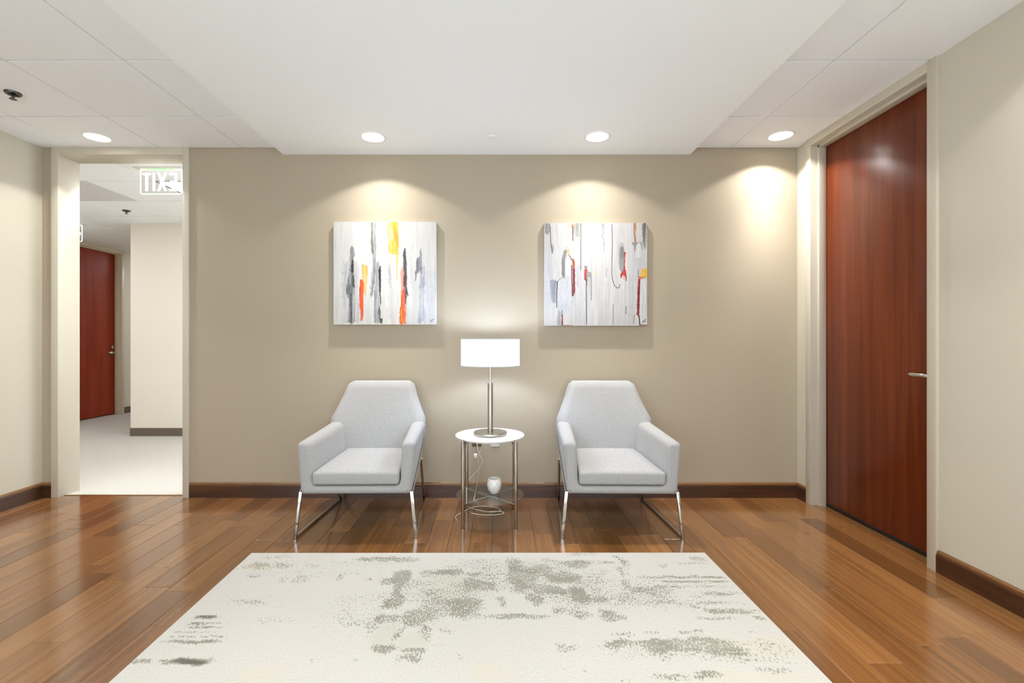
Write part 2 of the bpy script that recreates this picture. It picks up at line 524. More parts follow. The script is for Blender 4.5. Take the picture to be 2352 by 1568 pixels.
# corridor wall with the red door
HD0, HD1 = 6.637, 7.551
wk = MB().box(-6.35, -6.10, HY0, HD0-0.045, 0, 2.75).box(-6.35, -6.10, HD1+0.045, 11.1, 0, 2.75).box(-6.45, -6.30, HD0-0.1, HD1+0.1, 0, 2.75).build('wall_corridor', M['wall_hall']); struct(wk, 'cream corridor wall with the red door')
we = MB().box(-6.4, -4.5, 11.0, 11.1, 0, 2.75).build('wall_corridor_end', M['wall_hall']); struct(we)
w2 = empty('fill_window_2', (-0.35, (HY0+5.81)/2, 0)); struct(w2, 'unseen tall window added at the far right end of the hall for light')  # window added out of view to brighten the hall
hw_ = (5.81-HY0)/2
for yy in (-hw_+0.025, 0, hw_-0.025):
    MB().box(-0.03, 0.03, yy-0.025, yy+0.025, 0, 2.66).build('mullion', M['nickel'], w2)
for yy in (-hw_/2, hw_/2):
    MB().box(-0.004, 0.004, yy-hw_/2+0.02, yy+hw_/2-0.02, 0, 2.66).build('pane', M['acrylic'], w2)
wn = MB().box(-6.2, DX0+0.004, HY0, HY0+0.012, 0, 2.75).box(DX1-0.004, -0.3, HY0, HY0+0.012, 0, 2.75).build('wall_hall_near', M['wall_hall']); struct(wn)
bh = MB().prism([(5.81, 0), (5.81, 0.1), (5.805, 0.1), (5.803, 0.096), (5.803, 0.004), (5.799, 0)], 'x', -4.576, -0.4).build('baseboard_hall', M['rubber']); struct(bh, 'taupe rubber base on the hall wall')
bc = MB().box(-6.10, -6.093, HD1+0.052, 11.0, 0, 0.1).build('baseboard_corridor', M['rubber']); struct(bc, 'taupe rubber base past the red door')
d2 = empty('door_2', (-6.10, (HD0+HD1)/2, 0)); struct(d2, 'red mahogany door down the corridor')
yc2 = (HD0+HD1)/2; a2, b2 = HD0-yc2, HD1-yc2
for s, yo in ((1, a2-0.05), (-1, b2+0.05)):
    yi = yo + s*0.05
    poly = [(0.016, yo), (0.016, yi), (-0.036, yi), (-0.036, yi+s*0.016), (-0.086, yi+s*0.016), (-0.086, yi), (-0.15, yi), (-0.15, yo)]
    MB().prism(poly, 'z', 0, H+0.005).build('jamb', M['trim_hall'], d2, bevel=0.0012)
poly = [(0.016, H+0.005), (0.016, FH), (-0.036, FH), (-0.036, FH-0.016), (-0.086, FH-0.016), (-0.086, FH), (-0.15, FH), (-0.15, H+0.005)]
MB().prism(poly, 'y', a2, b2).build('head', M['trim_hall'], d2, bevel=0.0012)
MB().box(-0.13, -0.088, a2+0.003, b2-0.003, 0.012, FH-0.003).build('slab', M['door_hall'], d2)
lever(d2, -0.088, b2-0.075, 0.985, 1, -1, M['chrome'])
m = MB().tube([(-0.088, b2-0.075, 1.075), (-0.07, b2-0.075, 1.075)], 0.026, 20); m.build('deadbolt', M['chrome'], d2, smooth=40)
# hall ceiling
ch = MB().box(-6.5, -0.3, HY0-0.02, 11.2, 2.66, 2.72).build('ceiling_hall', M['void']); struct(ch, 'white lay-in tile ceiling of the hall')
HX = [-6.10, -5.60, -4.99, -4.38, -3.77, -3.16, -2.55, -1.94, -1.33, -0.72, -0.40]
HYS = [HY0, 4.28, 4.885, 5.49, 6.095, 6.70, 7.305, 7.91, 8.515, 9.12, 9.8, 11.0]
TRO = [(5, 1), (7, 1), (1, 1), (1, 8), (9, 1)]
lay_tiles(ch, HX, HYS, lambda i, j: M['greytile'] if (i, j) == (3, 1) else M['tile'],
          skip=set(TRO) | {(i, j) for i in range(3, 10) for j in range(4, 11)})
def troffer(i, j, label, group=None):
    x0, x1, y0, y1 = HX[i], HX[i+1], HYS[j], HYS[j+1]
    t = empty('troffer_light', ((x0+x1)/2, (y0+y1)/2, H)); tag(t, label, 'ceiling light', group)
    w, l = (x1-x0)/2, (y1-y0)/2
    m = MB()
    for q in ((-w, -w+0.022, -l, l), (w-0.022, w, -l, l), (-w+0.022, w-0.022, -l, -l+0.022), (-w+0.022, w-0.022, l-0.022, l)):
        m.box(*q, 0.002, 0.03)
    m.build('frame', M['dark_metal'], t)
    MB().box(-w+0.02, w-0.02, -l+0.02, l-0.02, 0.008, 0.014).build('lens', M['trofferlens'], t)
    return t
troffer(5, 1, 'lit square ceiling light seen through the exit sign panel')
for q in TRO[1:]:  # extra troffers out of view, added to brighten the hall
    troffer(*q, {(7, 1): 'unseen fill light added two tiles right of the exit sign', (1, 1): 'unseen fill light added at the left end of the hall',
                 (1, 8): 'unseen fill light added deep in the corridor past the red door', (9, 1): 'unseen fill light added at the right end of the hall'}[q], 'unseen hall fill lights')

# ------------------------------------------------------------------ recessed downlights
# photometry of the downlights: narrow core, weak spill, cut off by the trim at about 58 degrees
CURVE = [(0,2100),(12,2000),(20,1280),(27,760),(33,520),(40,405),(48,315),(54,250),(57,195),(59,100),(61,12),(64,0),(90,0),(180,0)]
BEAM = bpy.data.texts.new('downlight_beam')
BEAM.write('IESNA:LM-63-1995\nTILT=NONE\n1 1000 1 %d 1 1 2 0 0 0\n1 1 10\n%s\n0\n%s\n' % (len(CURVE), ' '.join(str(a) for a, _ in CURVE), ' '.join(str(v) for _, v in CURVE)))
def downlight(x, y, z, label, group=None):
    t = empty('recessed_downlight', (x, y, z)); tag(t, label, 'downlight', group)
    MB().lathe([(0.074, 0.001), (0.074, -0.003), (0.078, -0.0065), (0.084, -0.006), (0.088, -0.003), (0.0885, 0.001)], 48).build('trim_ring', M['white'], t, smooth=50)
    MB().lathe([(0.0745, -0.0015), (0.05, -0.0018), (0.0005, -0.002)], 48).build('lens', M['lens'], t, smooth=50)
    ld = bpy.data.lights.new('downlight_beam', 'POINT')
    ld.energy = SPOT_W; ld.color = WARM; ld.shadow_soft_size = 0.025
    ld.use_nodes = True
    nt = ld.node_tree; em = nt.nodes['Emission']; ie = nt.nodes.new('ShaderNodeTexIES'); ie.mode = 'INTERNAL'; ie.ies = BEAM
    nt.links.new(ie.outputs[0], em.inputs['Strength'])
    lo = bpy.data.objects.new('downlight_beam', ld); COL.objects.link(lo); lo.parent = t; lo.location = (0, 0, -0.012)
    return t
downlight(-0.878, 3.232, HS, 'recessed downlight above the painting with yellow and orange streaks')
downlight(0.663, 3.226, HS, 'recessed downlight above the painting with grey ovals')
downlight(-2.875, 3.350, H, 'recessed downlight in the tile over the open doorway')
downlight(1.980, 3.325, H, 'recessed downlight in the tile beside the tall mahogany door')
for x in (-0.878, 0.663):  # two unseen downlights added over the rug to light the room
    for y in (1.20,):
        downlight(x, y, HS, 'unseen fill downlight added over the left half of the rug' if x < 0 else 'unseen fill downlight added over the right half of the rug')
for x in (-2.875, 1.980):  # left one is unseen fill, added; right one makes the wall scallop
    for y in (1.50,):
        downlight(x, y, H, 'unseen fill downlight added beside the left wall' if x < 0 else 'recessed downlight beside the right wall, above the picture')

# sprinklers
def sprinkler(x, y, label):
    t = empty('fire_sprinkler', (x, y, H)); tag(t, label, 'sprinkler')
    MB().lathe([(0.0005, 0.0), (0.040, 0.0), (0.040, -0.004), (0.036, -0.010), (0.026, -0.012), (0.022, -0.004), (0.0005, -0.003)], 32).build('escutcheon', M['dark_metal'], t, smooth=40)
    m = MB().lathe([(0.0005, -0.004), (0.009, -0.004), (0.009, -0.016), (0.004, -0.018), (0.004, -0.030), (0.0005, -0.031)], 16)
    for s in (-1, 1):
        m.tube([(s*0.009, 0, -0.012), (s*0.013, 0, -0.022), (s*0.004, 0, -0.034)], 0.002, 8)
    m.build('frame_arms', M['dark_metal'], t, smooth=40)
    d = MB()
    for kk in range(10):
        an = 2*math.pi*kk/10
        d.bar((0.003*math.cos(an), 0.003*math.sin(an), -0.036), (0.018*math.cos(an), 0.018*math.sin(an), -0.038), 0.006, 0.0015, (-math.sin(an), math.cos(an), 0))
    d.lathe([(0.0005, -0.034), (0.006, -0.035), (0.006, -0.038), (0.0005, -0.038)], 16)
    d.build('deflector', M['dark_metal'], t)
sprinkler(-2.854, 2.752, 'dark sprinkler head hanging from the tile ceiling at far left')
sprinkler(-4.17, 5.24, 'small dark sprinkler head on the hall ceiling')
t = empty('sprinkler_cover', (-0.05, 3.217, HS)); tag(t, 'flat white concealed sprinkler cover between the two middle downlights', 'sprinkler')
MB().lathe([(0.0005, -0.006), (0.040, -0.006), (0.0425, -0.0045), (0.0425, -0.003), (0.036, -0.003)], 40).build('cover_plate', M['plaster'], t, smooth=40)
MB().lathe([(0.037, 0.0), (0.037, -0.0032), (0.0005, -0.0032)], 32).build('cup', M['dark_metal'], t)

# exit signs: edge-lit clear panels
def letter_shapes(h, s):
    """flat polygons for E, X, I, T; width, list of quads, origin at lower left"""
    w = 0.42*h
    E_ = [((0,0),(s,0),(s,h),(0,h)), ((s,0),(w,0),(w,s),(s,s)), ((s,h-s),(w,h-s),(w,h),(s,h)), ((s,h/2-s/2),(w*0.86,h/2-s/2),(w*0.86,h/2+s/2),(s,h/2+s/2))]
    xw = 0.52*h; q = s*1.12
    X_ = [((0,0),(q,0),(xw,h),(xw-q,h)), ((xw-q,0),(xw,0),(q,h),(0,h))]
    I_ = [((0,0),(s,0),(s,h),(0,h))]
    T_ = [((w/2-s/2,0),(w/2+s/2,0),(w/2+s/2,h),(w/2-s/2,h)), ((0,h-s),(w/2-s/2,h-s),(w/2-s/2,h),(0,h)), ((w/2+s/2,h-s),(w,h-s),(w,h),(w/2+s/2,h))]
    return [(w, E_), (xw, X_), (s, I_), (w, T_)]
def exit_sign(x, y, ry, label, arrow=False):
    t = empty('exit_sign', (x, y, H), ry); tag(t, label, 'exit sign')
    W, Hh, top = 0.350, 0.205, -0.010
    MB().box(-W/2-0.03, W/2+0.02, -0.045, 0.045, -0.008, 0.001).build('canopy', M['whiteplastic'], t, bevel=0.002)
    MB().box(-W/2+0.07, W/2-0.07, -0.016, 0.016, -0.0125, -0.0075).build('green_diffuser', M['signgreen'], t)
    MB().box(-W/2, W/2, -0.003, 0.003, top-Hh, top).build('panel', M['acrylic'], t)
    e = 0.0045; m = MB()
    z0, z1 = top-Hh, top-0.002
    for q in ((-W/2-0.001, -W/2+e, z0+0.01, z1), (W/2-e, W/2+0.001, z0+0.01, z1), (-W/2+0.01, W/2-0.01, z0-0.001, z0+e), (-W/2+0.002, W/2-0.002, z1-e, z1)):
        m.box(q[0], q[1], -0.004, 0.004, q[2], q[3])
    m.bar((-W/2+0.002, 0, z0+0.011), (-W/2+0.011, 0, z0+0.002), 0.008, e, (0,1,0)); m.bar((W/2-0.002, 0, z0+0.011), (W/2-0.011, 0, z0+0.002), 0.008, e, (0,1,0))
    m.build('lit_edge', M['signlit'], t)
    h = 0.152; s = 0.017; gap = 0.021
    L = letter_shapes(h, s); tw = sum(w for w, _ in L) + 3*gap
    # lettering is meant for people in the hall (+y side): seen from the room it reads mirrored
    xx = tw/2 - 0.012; zb = top - Hh + 0.026
    for ch_, (w, quads) in zip('EXIT', L):
        m = MB()
        for qd in quads:
            n0 = len(m.v)
            for yy in (-0.0045, 0.0045):
                for p, q in qd: m.v.append((xx - p, yy, zb + q))
            m.f += [(n0,n0+1,n0+2,n0+3), (n0+7,n0+6,n0+5,n0+4)] + [(n0+i, n0+(i+1)%4, n0+4+(i+1)%4, n0+4+i) for i in range(4)]
        m.build('letter', M['signlit'], t)
        xx -= w + gap
    if arrow:
        m = MB()
        for sg in (-1, 1):
            m.bar((W/2-0.020, 0, zb+h/2), (W/2-0.050, 0, zb+h/2+sg*0.034), 0.009, 0.010, (0,1,0))
        m.build('arrow', M['signlit'], t)
    return t
exit_sign(-2.862, 3.965, 0, 'clear edge-lit exit sign lettered EXIT, seen mirrored in the doorway top')
exit_sign(-5.40, 5.87, 0, 'clear edge-lit exit sign with arrow further down the hall', True)

# ------------------------------------------------------------------ rug
RUG_GREY=[ (-1.206,2.434,0.128,0.0343,0.6),(-1.206,2.539,0.082,0.0215,0.35),(-1.208,2.327,0.035,0.0157,0.5),(-1.064,2.304,0.027,0.0308,0.5),(-0.974,2.304,0.039,0.0385,0.5),(-0.799,2.316,0.024,0.035,0.5),(-0.612,2.514,0.17,0.0275,0.6),(-0.98,2.434,0.033,0.0258,0.4),(-0.645,2.3,0.023,0.0192,0.6),(-0.491,2.325,0.051,0.0587,0.95),(-0.538,2.289,0.043,0.038,0.7),(-0.474,2.196,0.026,0.0698,0.85),(-0.483,2.088,0.039,0.0379,0.75),(-0.478,1.98,0.05,0.0341,0.75),(-0.354,1.981,0.067,0.0569,0.65),(-0.522,1.921,0.023,0.0588,0.5),(-0.441,1.788,0.054,0.0255,0.9),(-0.407,1.885,0.013,0.0617,0.6),(-0.33,1.776,0.042,0.0091,0.9),(-0.331,1.736,0.038,0.0306,0.6),(-0.294,1.874,0.022,0.0508,0.65),(-0.319,2.359,0.072,0.0323,0.6),(-0.245,2.379,0.077,0.0287,0.8),(-0.228,2.06,0.133,0.0798,0.7),(-0.334,2.13,0.025,0.0919,0.5),(-0.163,2.113,0.065,0.0259,0.85),(-0.151,2.261,0.047,0.0814,0.75),(-1.245,1.984,0.057,0.0126,1.2),(-1.219,1.942,0.089,0.0066,0.8),(-1.203,1.917,0.081,0.0064,0.8),(-1.22,1.884,0.092,0.0062,0.5),(-1.179,1.858,0.116,0.006,0.7),(-1.206,1.827,0.105,0.0092,0.9),(-1.305,1.714,0.035,0.0128,0.9),(-1.15,1.716,0.081,0.0171,1.3),(-1.133,2.107,0.071,0.0193,0.45),(-0.608,1.933,0.052,0.0135,0.35),(-0.217,1.888,0.032,0.0155,0.5),(-0.682,1.723,0.012,0.0086,0.4),(-0.536,1.714,0.02,0.0085,0.4),(-0.231,1.803,0.043,0.0047,0.5),(-0.148,1.75,0.005,0.0355,0.5),(-1.065,2.114,0.215,0.0518,0.15),(-0.926,1.969,0.133,0.0225,0.2) ,
(-0.249,2.365,0.08,0.0297,0.7),(-0.131,2.348,0.046,0.0151,0.8),(-0.077,2.241,0.067,0.0533,0.9),(-0.145,2.192,0.043,0.1018,0.6),(-0.152,2.118,0.075,0.0272,0.85),(0.023,2.286,0.041,0.0238,0.4),(0.07,2.393,0.046,0.1299,0.8),(0.125,2.318,0.086,0.1299,0.8),(0.217,2.379,0.076,0.0686,0.8),(0.298,2.32,0.094,0.0571,0.9),(0.233,2.203,0.07,0.0442,0.85),(0.39,2.457,0.087,0.0458,0.75),(0.157,2.125,0.03,0.0479,0.7),(0.017,2.112,0.026,0.0473,0.6),(0.273,2.499,0.053,0.0237,0.5),(0.354,2.161,0.05,0.0708,0.9),(0.372,2.112,0.03,0.0473,0.7),(0.326,2.052,0.058,0.0128,0.5),(0.048,1.993,0.155,0.0175,0.75),(0.251,2.033,0.043,0.0313,0.65),(0.339,2.002,0.05,0.0243,0.6),(-0.136,1.996,0.042,0.0302,0.6),(0.475,2.279,0.032,0.0236,0.5),(0.465,2.196,0.031,0.0365,0.7),(0.441,2.118,0.045,0.0272,0.75),(0.624,2.491,0.013,0.0611,0.7),(0.611,2.37,0.017,0.0596,0.7),(0.604,2.256,0.014,0.054,0.7),(0.651,2.42,0.012,0.1416,0.4),(0.65,2.133,0.126,0.069,0.55),(0.701,2.203,0.086,0.0442,0.75),(0.701,2.111,0.067,0.0338,0.6),(0.467,2.002,0.05,0.0365,0.7),(0.912,2.324,0.206,0.0123,0.85),(0.924,2.282,0.174,0.0095,0.85),(0.864,2.232,0.225,0.0091,0.55),(1.014,2.172,0.115,0.0129,0.7),(0.879,2.143,0.038,0.0118,0.7),(0.974,2.094,0.137,0.0113,0.55),(0.987,2.03,0.111,0.0219,0.8),(0.912,1.977,0.074,0.013,0.65),(1.101,1.975,0.024,0.0148,0.6),(0.853,2.061,0.022,0.0097,0.6),(0.995,2.467,0.114,0.012,0.45),(1.055,2.527,0.045,0.0242,0.6),(0.854,2.439,0.017,0.0271,0.5),(0.538,2.475,0.048,0.0186,0.5),(0.445,2.572,0.073,0.0201,0.45),(0.477,1.874,0.06,0.0133,0.45),(0.611,1.879,0.04,0.008,0.45),(0.768,1.887,0.053,0.0108,0.75),(0.998,1.887,0.017,0.0054,0.5),(0.455,1.812,0.064,0.0274,0.8),(0.643,1.801,0.128,0.0442,0.85),(0.784,1.796,0.111,0.0489,0.85),(0.843,1.766,0.088,0.0284,0.7),(0.256,1.792,0.041,0.0219,0.65),(0.969,1.702,0.151,0.0048,0.45),(0.913,1.72,0.116,0.0179,0.4),(0.595,1.635,0.075,0.0162,0.55),(0.732,1.643,0.041,0.0164,0.65),(0.959,1.668,0.068,0.0169,0.5),(0.429,1.618,0.023,0.0079,0.4),(0.236,1.672,0.012,0.0085,0.5),(0.298,1.672,0.006,0.0085,0.6) ]
RUG_GREEN=[ (-0.457,1.856,0.044,0.0797),(-0.26,2.233,0.109,0.0938),(-0.34,1.829,0.043,0.0436),(-0.231,2.236,0.079,0.0908),(0.235,2.475,0.088,0.0279),(0.86,1.796,0.067,0.0489),(-0.334,1.981,0.06,0.0569) ]
RUG_TAN=[ (1.021,1.794,0.127,0.0512),(0.871,1.63,0.173,0.025),(-1.226,2.426,0.078,0.0341),(-0.039,1.664,0.056,0.0378),(-1.024,1.991,0.027,0.0138),(-0.842,1.643,0.069,0.0379) ]

RUG_GREY += [(0.1,2.35,0.45,0.16,.40),(0.45,2.15,.3,.1,.42),(-0.25,2.2,.25,.12,.4),(0.75,1.78,.35,.06,.34),(0.7,2.2,.35,.15,.26),(-0.85,2.42,.45,.1,.2),(-0.5,2.05,.3,.15,.22)]
def soft_box(X, Y, b, pw=0.35):
    dx = np.abs(X-b[0])/max(b[2], 0.004); dy = np.abs(Y-b[1])/max(b[3], 0.004)
    d = (dx**3 + dy**3) ** (1/3.0)
    return np.clip((1.35-d)/pw, 0, 1)
NX, NY = 250, 300
cor = [(-1.371, 2.588), (1.124, 2.592), (1.153, -0.46), (-1.272, -0.46)]
u = np.linspace(0, 1, NX); v = np.linspace(0, 1, NY)
U, V = np.meshgrid(u, v)
def lerp2(i):
    return (1-V)*((1-U)*cor[0][i] + U*cor[1][i]) + V*((1-U)*cor[3][i] + U*cor[2][i])
RX, RYY = lerp2(0), lerp2(1)
rs = np.random.RandomState(4)
def smooth_noise(shape, cells, seed):
    r = np.random.RandomState(seed); gy, gx = cells
    g = r.rand(gy+2, gx+2)
    yy = np.linspace(0, gy, shape[0]); xx = np.linspace(0, gx, shape[1])
    y0 = yy.astype(int); x0 = xx.astype(int); fy = (yy-y0)[:, None]; fx = (xx-x0)[None, :]
    fy = fy*fy*(3-2*fy); fx = fx*fx*(3-2*fx)
    return ((1-fy)*((1-fx)*g[y0][:, x0] + fx*g[y0][:, x0+1]) + fy*((1-fx)*g[y0+1][:, x0] + fx*g[y0+1][:, x0+1]))
wob = (smooth_noise(RX.shape, (60, 50), 1)-0.5)*0.05
wob2 = (smooth_noise(RX.shape, (70, 60), 2)-0.5)*0.035
grey = np.zeros_like(RX); green = np.zeros_like(RX); tan = np.zeros_like(RX)
for b in RUG_GREY:
    grey = np.maximum(grey, b[4]*soft_box(RX+wob, RYY+wob2*min(1, b[3]/0.03), b, 0.6))
for b in RUG_GREEN:
    green = np.maximum(green, soft_box(RX+wob, RYY+wob2, b, 0.55))
for b in RUG_TAN:
    tan = np.maximum(tan, soft_box(RX+wob, RYY+wob2, b, 0.5))
# the part of the rug nearer than the picture shows goes on in the same way
for i in range(60):
    b = (rs.uniform(-1.2, 1.1), rs.uniform(-0.4, 1.45), rs.uniform(0.03, 0.22), rs.uniform(0.008, 0.05), rs.uniform(0.3, 0.9))
    grey = np.maximum(grey, b[4]*soft_box(RX+wob, RYY+wob2, b, 0.6))
verts = np.stack([RX.ravel(), RYY.ravel(), np.full(RX.size, 0.010)], 1).tolist()
idx = np.arange(NX*NY).reshape(NY, NX)
faces = np.stack([idx[:-1, :-1].ravel(), idx[1:, :-1].ravel(), idx[1:, 1:].ravel(), idx[:-1, 1:].ravel()], 1).tolist()
ring = list(idx[0, :]) + list(idx[1:, -1]) + list(idx[-1, -2::-1]) + list(idx[-2:0, 0] if False else idx[-2:0:-1, 0])
n0 = len(verts)
for r in ring:
    verts.append([verts[r][0], verts[r][1], 0.0006])
for i in range(len(ring)):
    j = (i+1) % len(ring)
    faces.append([int(ring[i]), int(ring[j]), n0+j, n0+i])
me = bpy.data.meshes.new('area_rug'); me.from_pydata(verts, [], faces)
att = me.attributes.new('marks', 'FLOAT_COLOR', 'POINT')
colr = np.zeros((len(verts), 4), dtype=np.float32)
colr[:NX*NY, 0] = grey.ravel(); colr[:NX*NY, 1] = green.ravel(); colr[:NX*NY, 2] = tan.ravel(); colr[:, 3] = 1
att.data.foreach_set('color', colr.ravel())
k = NT('distressed_rug')
at = k.n('ShaderNodeAttribute', attribute_name='marks'); sp = k.n('ShaderNodeSeparateColor'); k.l(at.outputs['Color'], sp.inputs[0])
fa = k.noise(k.coords((150, 66, 1)), 1, 3, 0.6); fb = k.noise(k.coords((430, 190, 1)), 1, 2)
big = k.noise(k.coords((7, 9, 1)), 1, 4, 0.65)
nz = k.math('ADD', k.math('MULTIPLY', k.math('SUBTRACT', fa, 0.5), 3.4), k.math('MULTIPLY', k.math('SUBTRACT', fb, 0.5), 0.9))
nz = k.math('ADD', nz, k.math('MULTIPLY', k.math('SUBTRACT', big, 0.5), 1.0))
mg = k.n('ShaderNodeMapRange'); k.l(k.math('ADD', sp.outputs[0], nz), mg.inputs[0])
mg.inputs[1].default_value = 0.52; mg.inputs[2].default_value = 0.68
present = k.math('MULTIPLY', sp.outputs[0], 4.0, True)
gm = k.math('MULTIPLY', mg.outputs[0], present, True)
pile = k.ramp(fb, [(0.26, lin(122,118,107)), (0.36, lin(164,160,151)), (0.48, lin(178,175,167)), (0.7, lin(186,183,176))])
c = k.mix(k.math('MULTIPLY', sp.outputs[2], k.math('MULTIPLY', fa, 0.9), True), pile, lin(182,173,156))
c = k.mix(k.math('MULTIPLY', sp.outputs[1], k.math('ADD', 0.15, k.math('MULTIPLY', fa, 1.1)), True), c, lin(170,169,155))
dk = k.n('ShaderNodeMapRange'); k.l(sp.outputs[0], dk.inputs[0]); dk.inputs[1].default_value = 0.95; dk.inputs[2].default_value = 1.25
gc = k.mix(dk.outputs[0], lin(124,122,109), lin(70,67,56))
c = k.mix(k.math('MULTIPLY', gm, k.math('ADD', 0.45, k.math('MULTIPLY', big, 0.8)), True), c, gc)
k.set(Base_Color=c, Roughness=0.95); k.b.inputs['Specular IOR Level'].default_value = 0.1
k.bump(k.math('ADD', fa, fb), 0.12, 0.0015)
rug = link('area_rug', me, k.m); tag(rug, 'cream area rug with distressed grey abstract pattern on the hardwood floor', 'rug')

# ------------------------------------------------------------------ paintings
NP = 380
class Canvas:
    def __init__(self, bg, x0, y0, size, seed):
        self.x0, self.y0, self.s = x0, y0, size
        g = (np.arange(NP)+0.5)/NP*size
        self.PX, self.PY = np.meshgrid(x0+g, y0+g)
        self.seed = seed
        self.c = np.ones((NP, NP, 3))*np.array(bg)
        # vertical brush streaks
        for cells, amp in (((4, 70), 14), ((9, 130), 10), ((3, 24), 12)):
            n = smooth_noise((NP, NP), cells, seed+cells[1])-0.5
            self.c += n[..., None]*amp*np.array([1, 1, 0.93])
        self.cell = 0
    def strip(self, pts, col, a=1.0, rag=5.0, streak=0.6):
        """stroke given as (y, x left, x right) rows"""
        self.cell += 1
        ys = [p[0] for p in pts]; yl = [p[1] for p in pts]; yr = [p[2] for p in pts]
        sd = self.seed*100 + self.cell
        def ragged(o):
            return ((smooth_noise((NP, NP), (22, 9), sd+o)-0.5)*1.5 + (smooth_noise((NP, NP), (63, 30), sd+o+1)-0.5)*1.0 + (smooth_noise((NP, NP), (170, 90), sd+o+2)-0.5)*0.8)*1.5*rag
        r1 = ragged(20); r2 = ragged(40)
        py = self.PY + ((smooth_noise((NP, NP), (10, 90), sd+3)-0.5)*4.5 + (smooth_noise((NP, NP), (20, 190), sd+4)-0.5)*3.5)*min(rag, 7)
        L = np.interp(py, ys, yl) + r1; R = np.interp(py, ys, yr) + r2
        ins = np.clip((self.PX-L)/4.0+0.5, 0, 1)*np.clip((R-self.PX)/4.0+0.5, 0, 1)
        ins = ins*(py >= ys[0])*(py <= ys[-1])
        st = smooth_noise((NP, NP), (6, 150), sd+11)*0.6 + smooth_noise((NP, NP), (14, 220), sd+12)*0.4
        ins = ins*a*(1-streak*np.clip(st*2.6-1.0, 0, 1)*(1.0 if rag > 3 else 0.4))
        sh = (smooth_noise((NP, NP), (7, 130), sd+13)-0.5)*34 + (smooth_noise((NP, NP), (40, 160), sd+14)-0.5)*22
        self.c = self.c*(1-ins[..., None]) + (np.array(col)+sh[..., None])*ins[..., None]
    def line(self, pts, w, col, a=1.0):
        d = np.full((NP, NP), 1e9)
        for (ax, ay), (bx, by) in zip(pts[:-1], pts[1:]):
            vx, vy = bx-ax, by-ay; t = np.clip(((self.PX-ax)*vx+(self.PY-ay)*vy)/(vx*vx+vy*vy+1e-9), 0, 1)
            d = np.minimum(d, np.hypot(self.PX-ax-t*vx, self.PY-ay-t*vy))
        m = np.clip((w/2-d)/2.5+0.5, 0, 1)*a
        self.c = self.c*(1-m[..., None]) + np.array(col)*m[..., None]

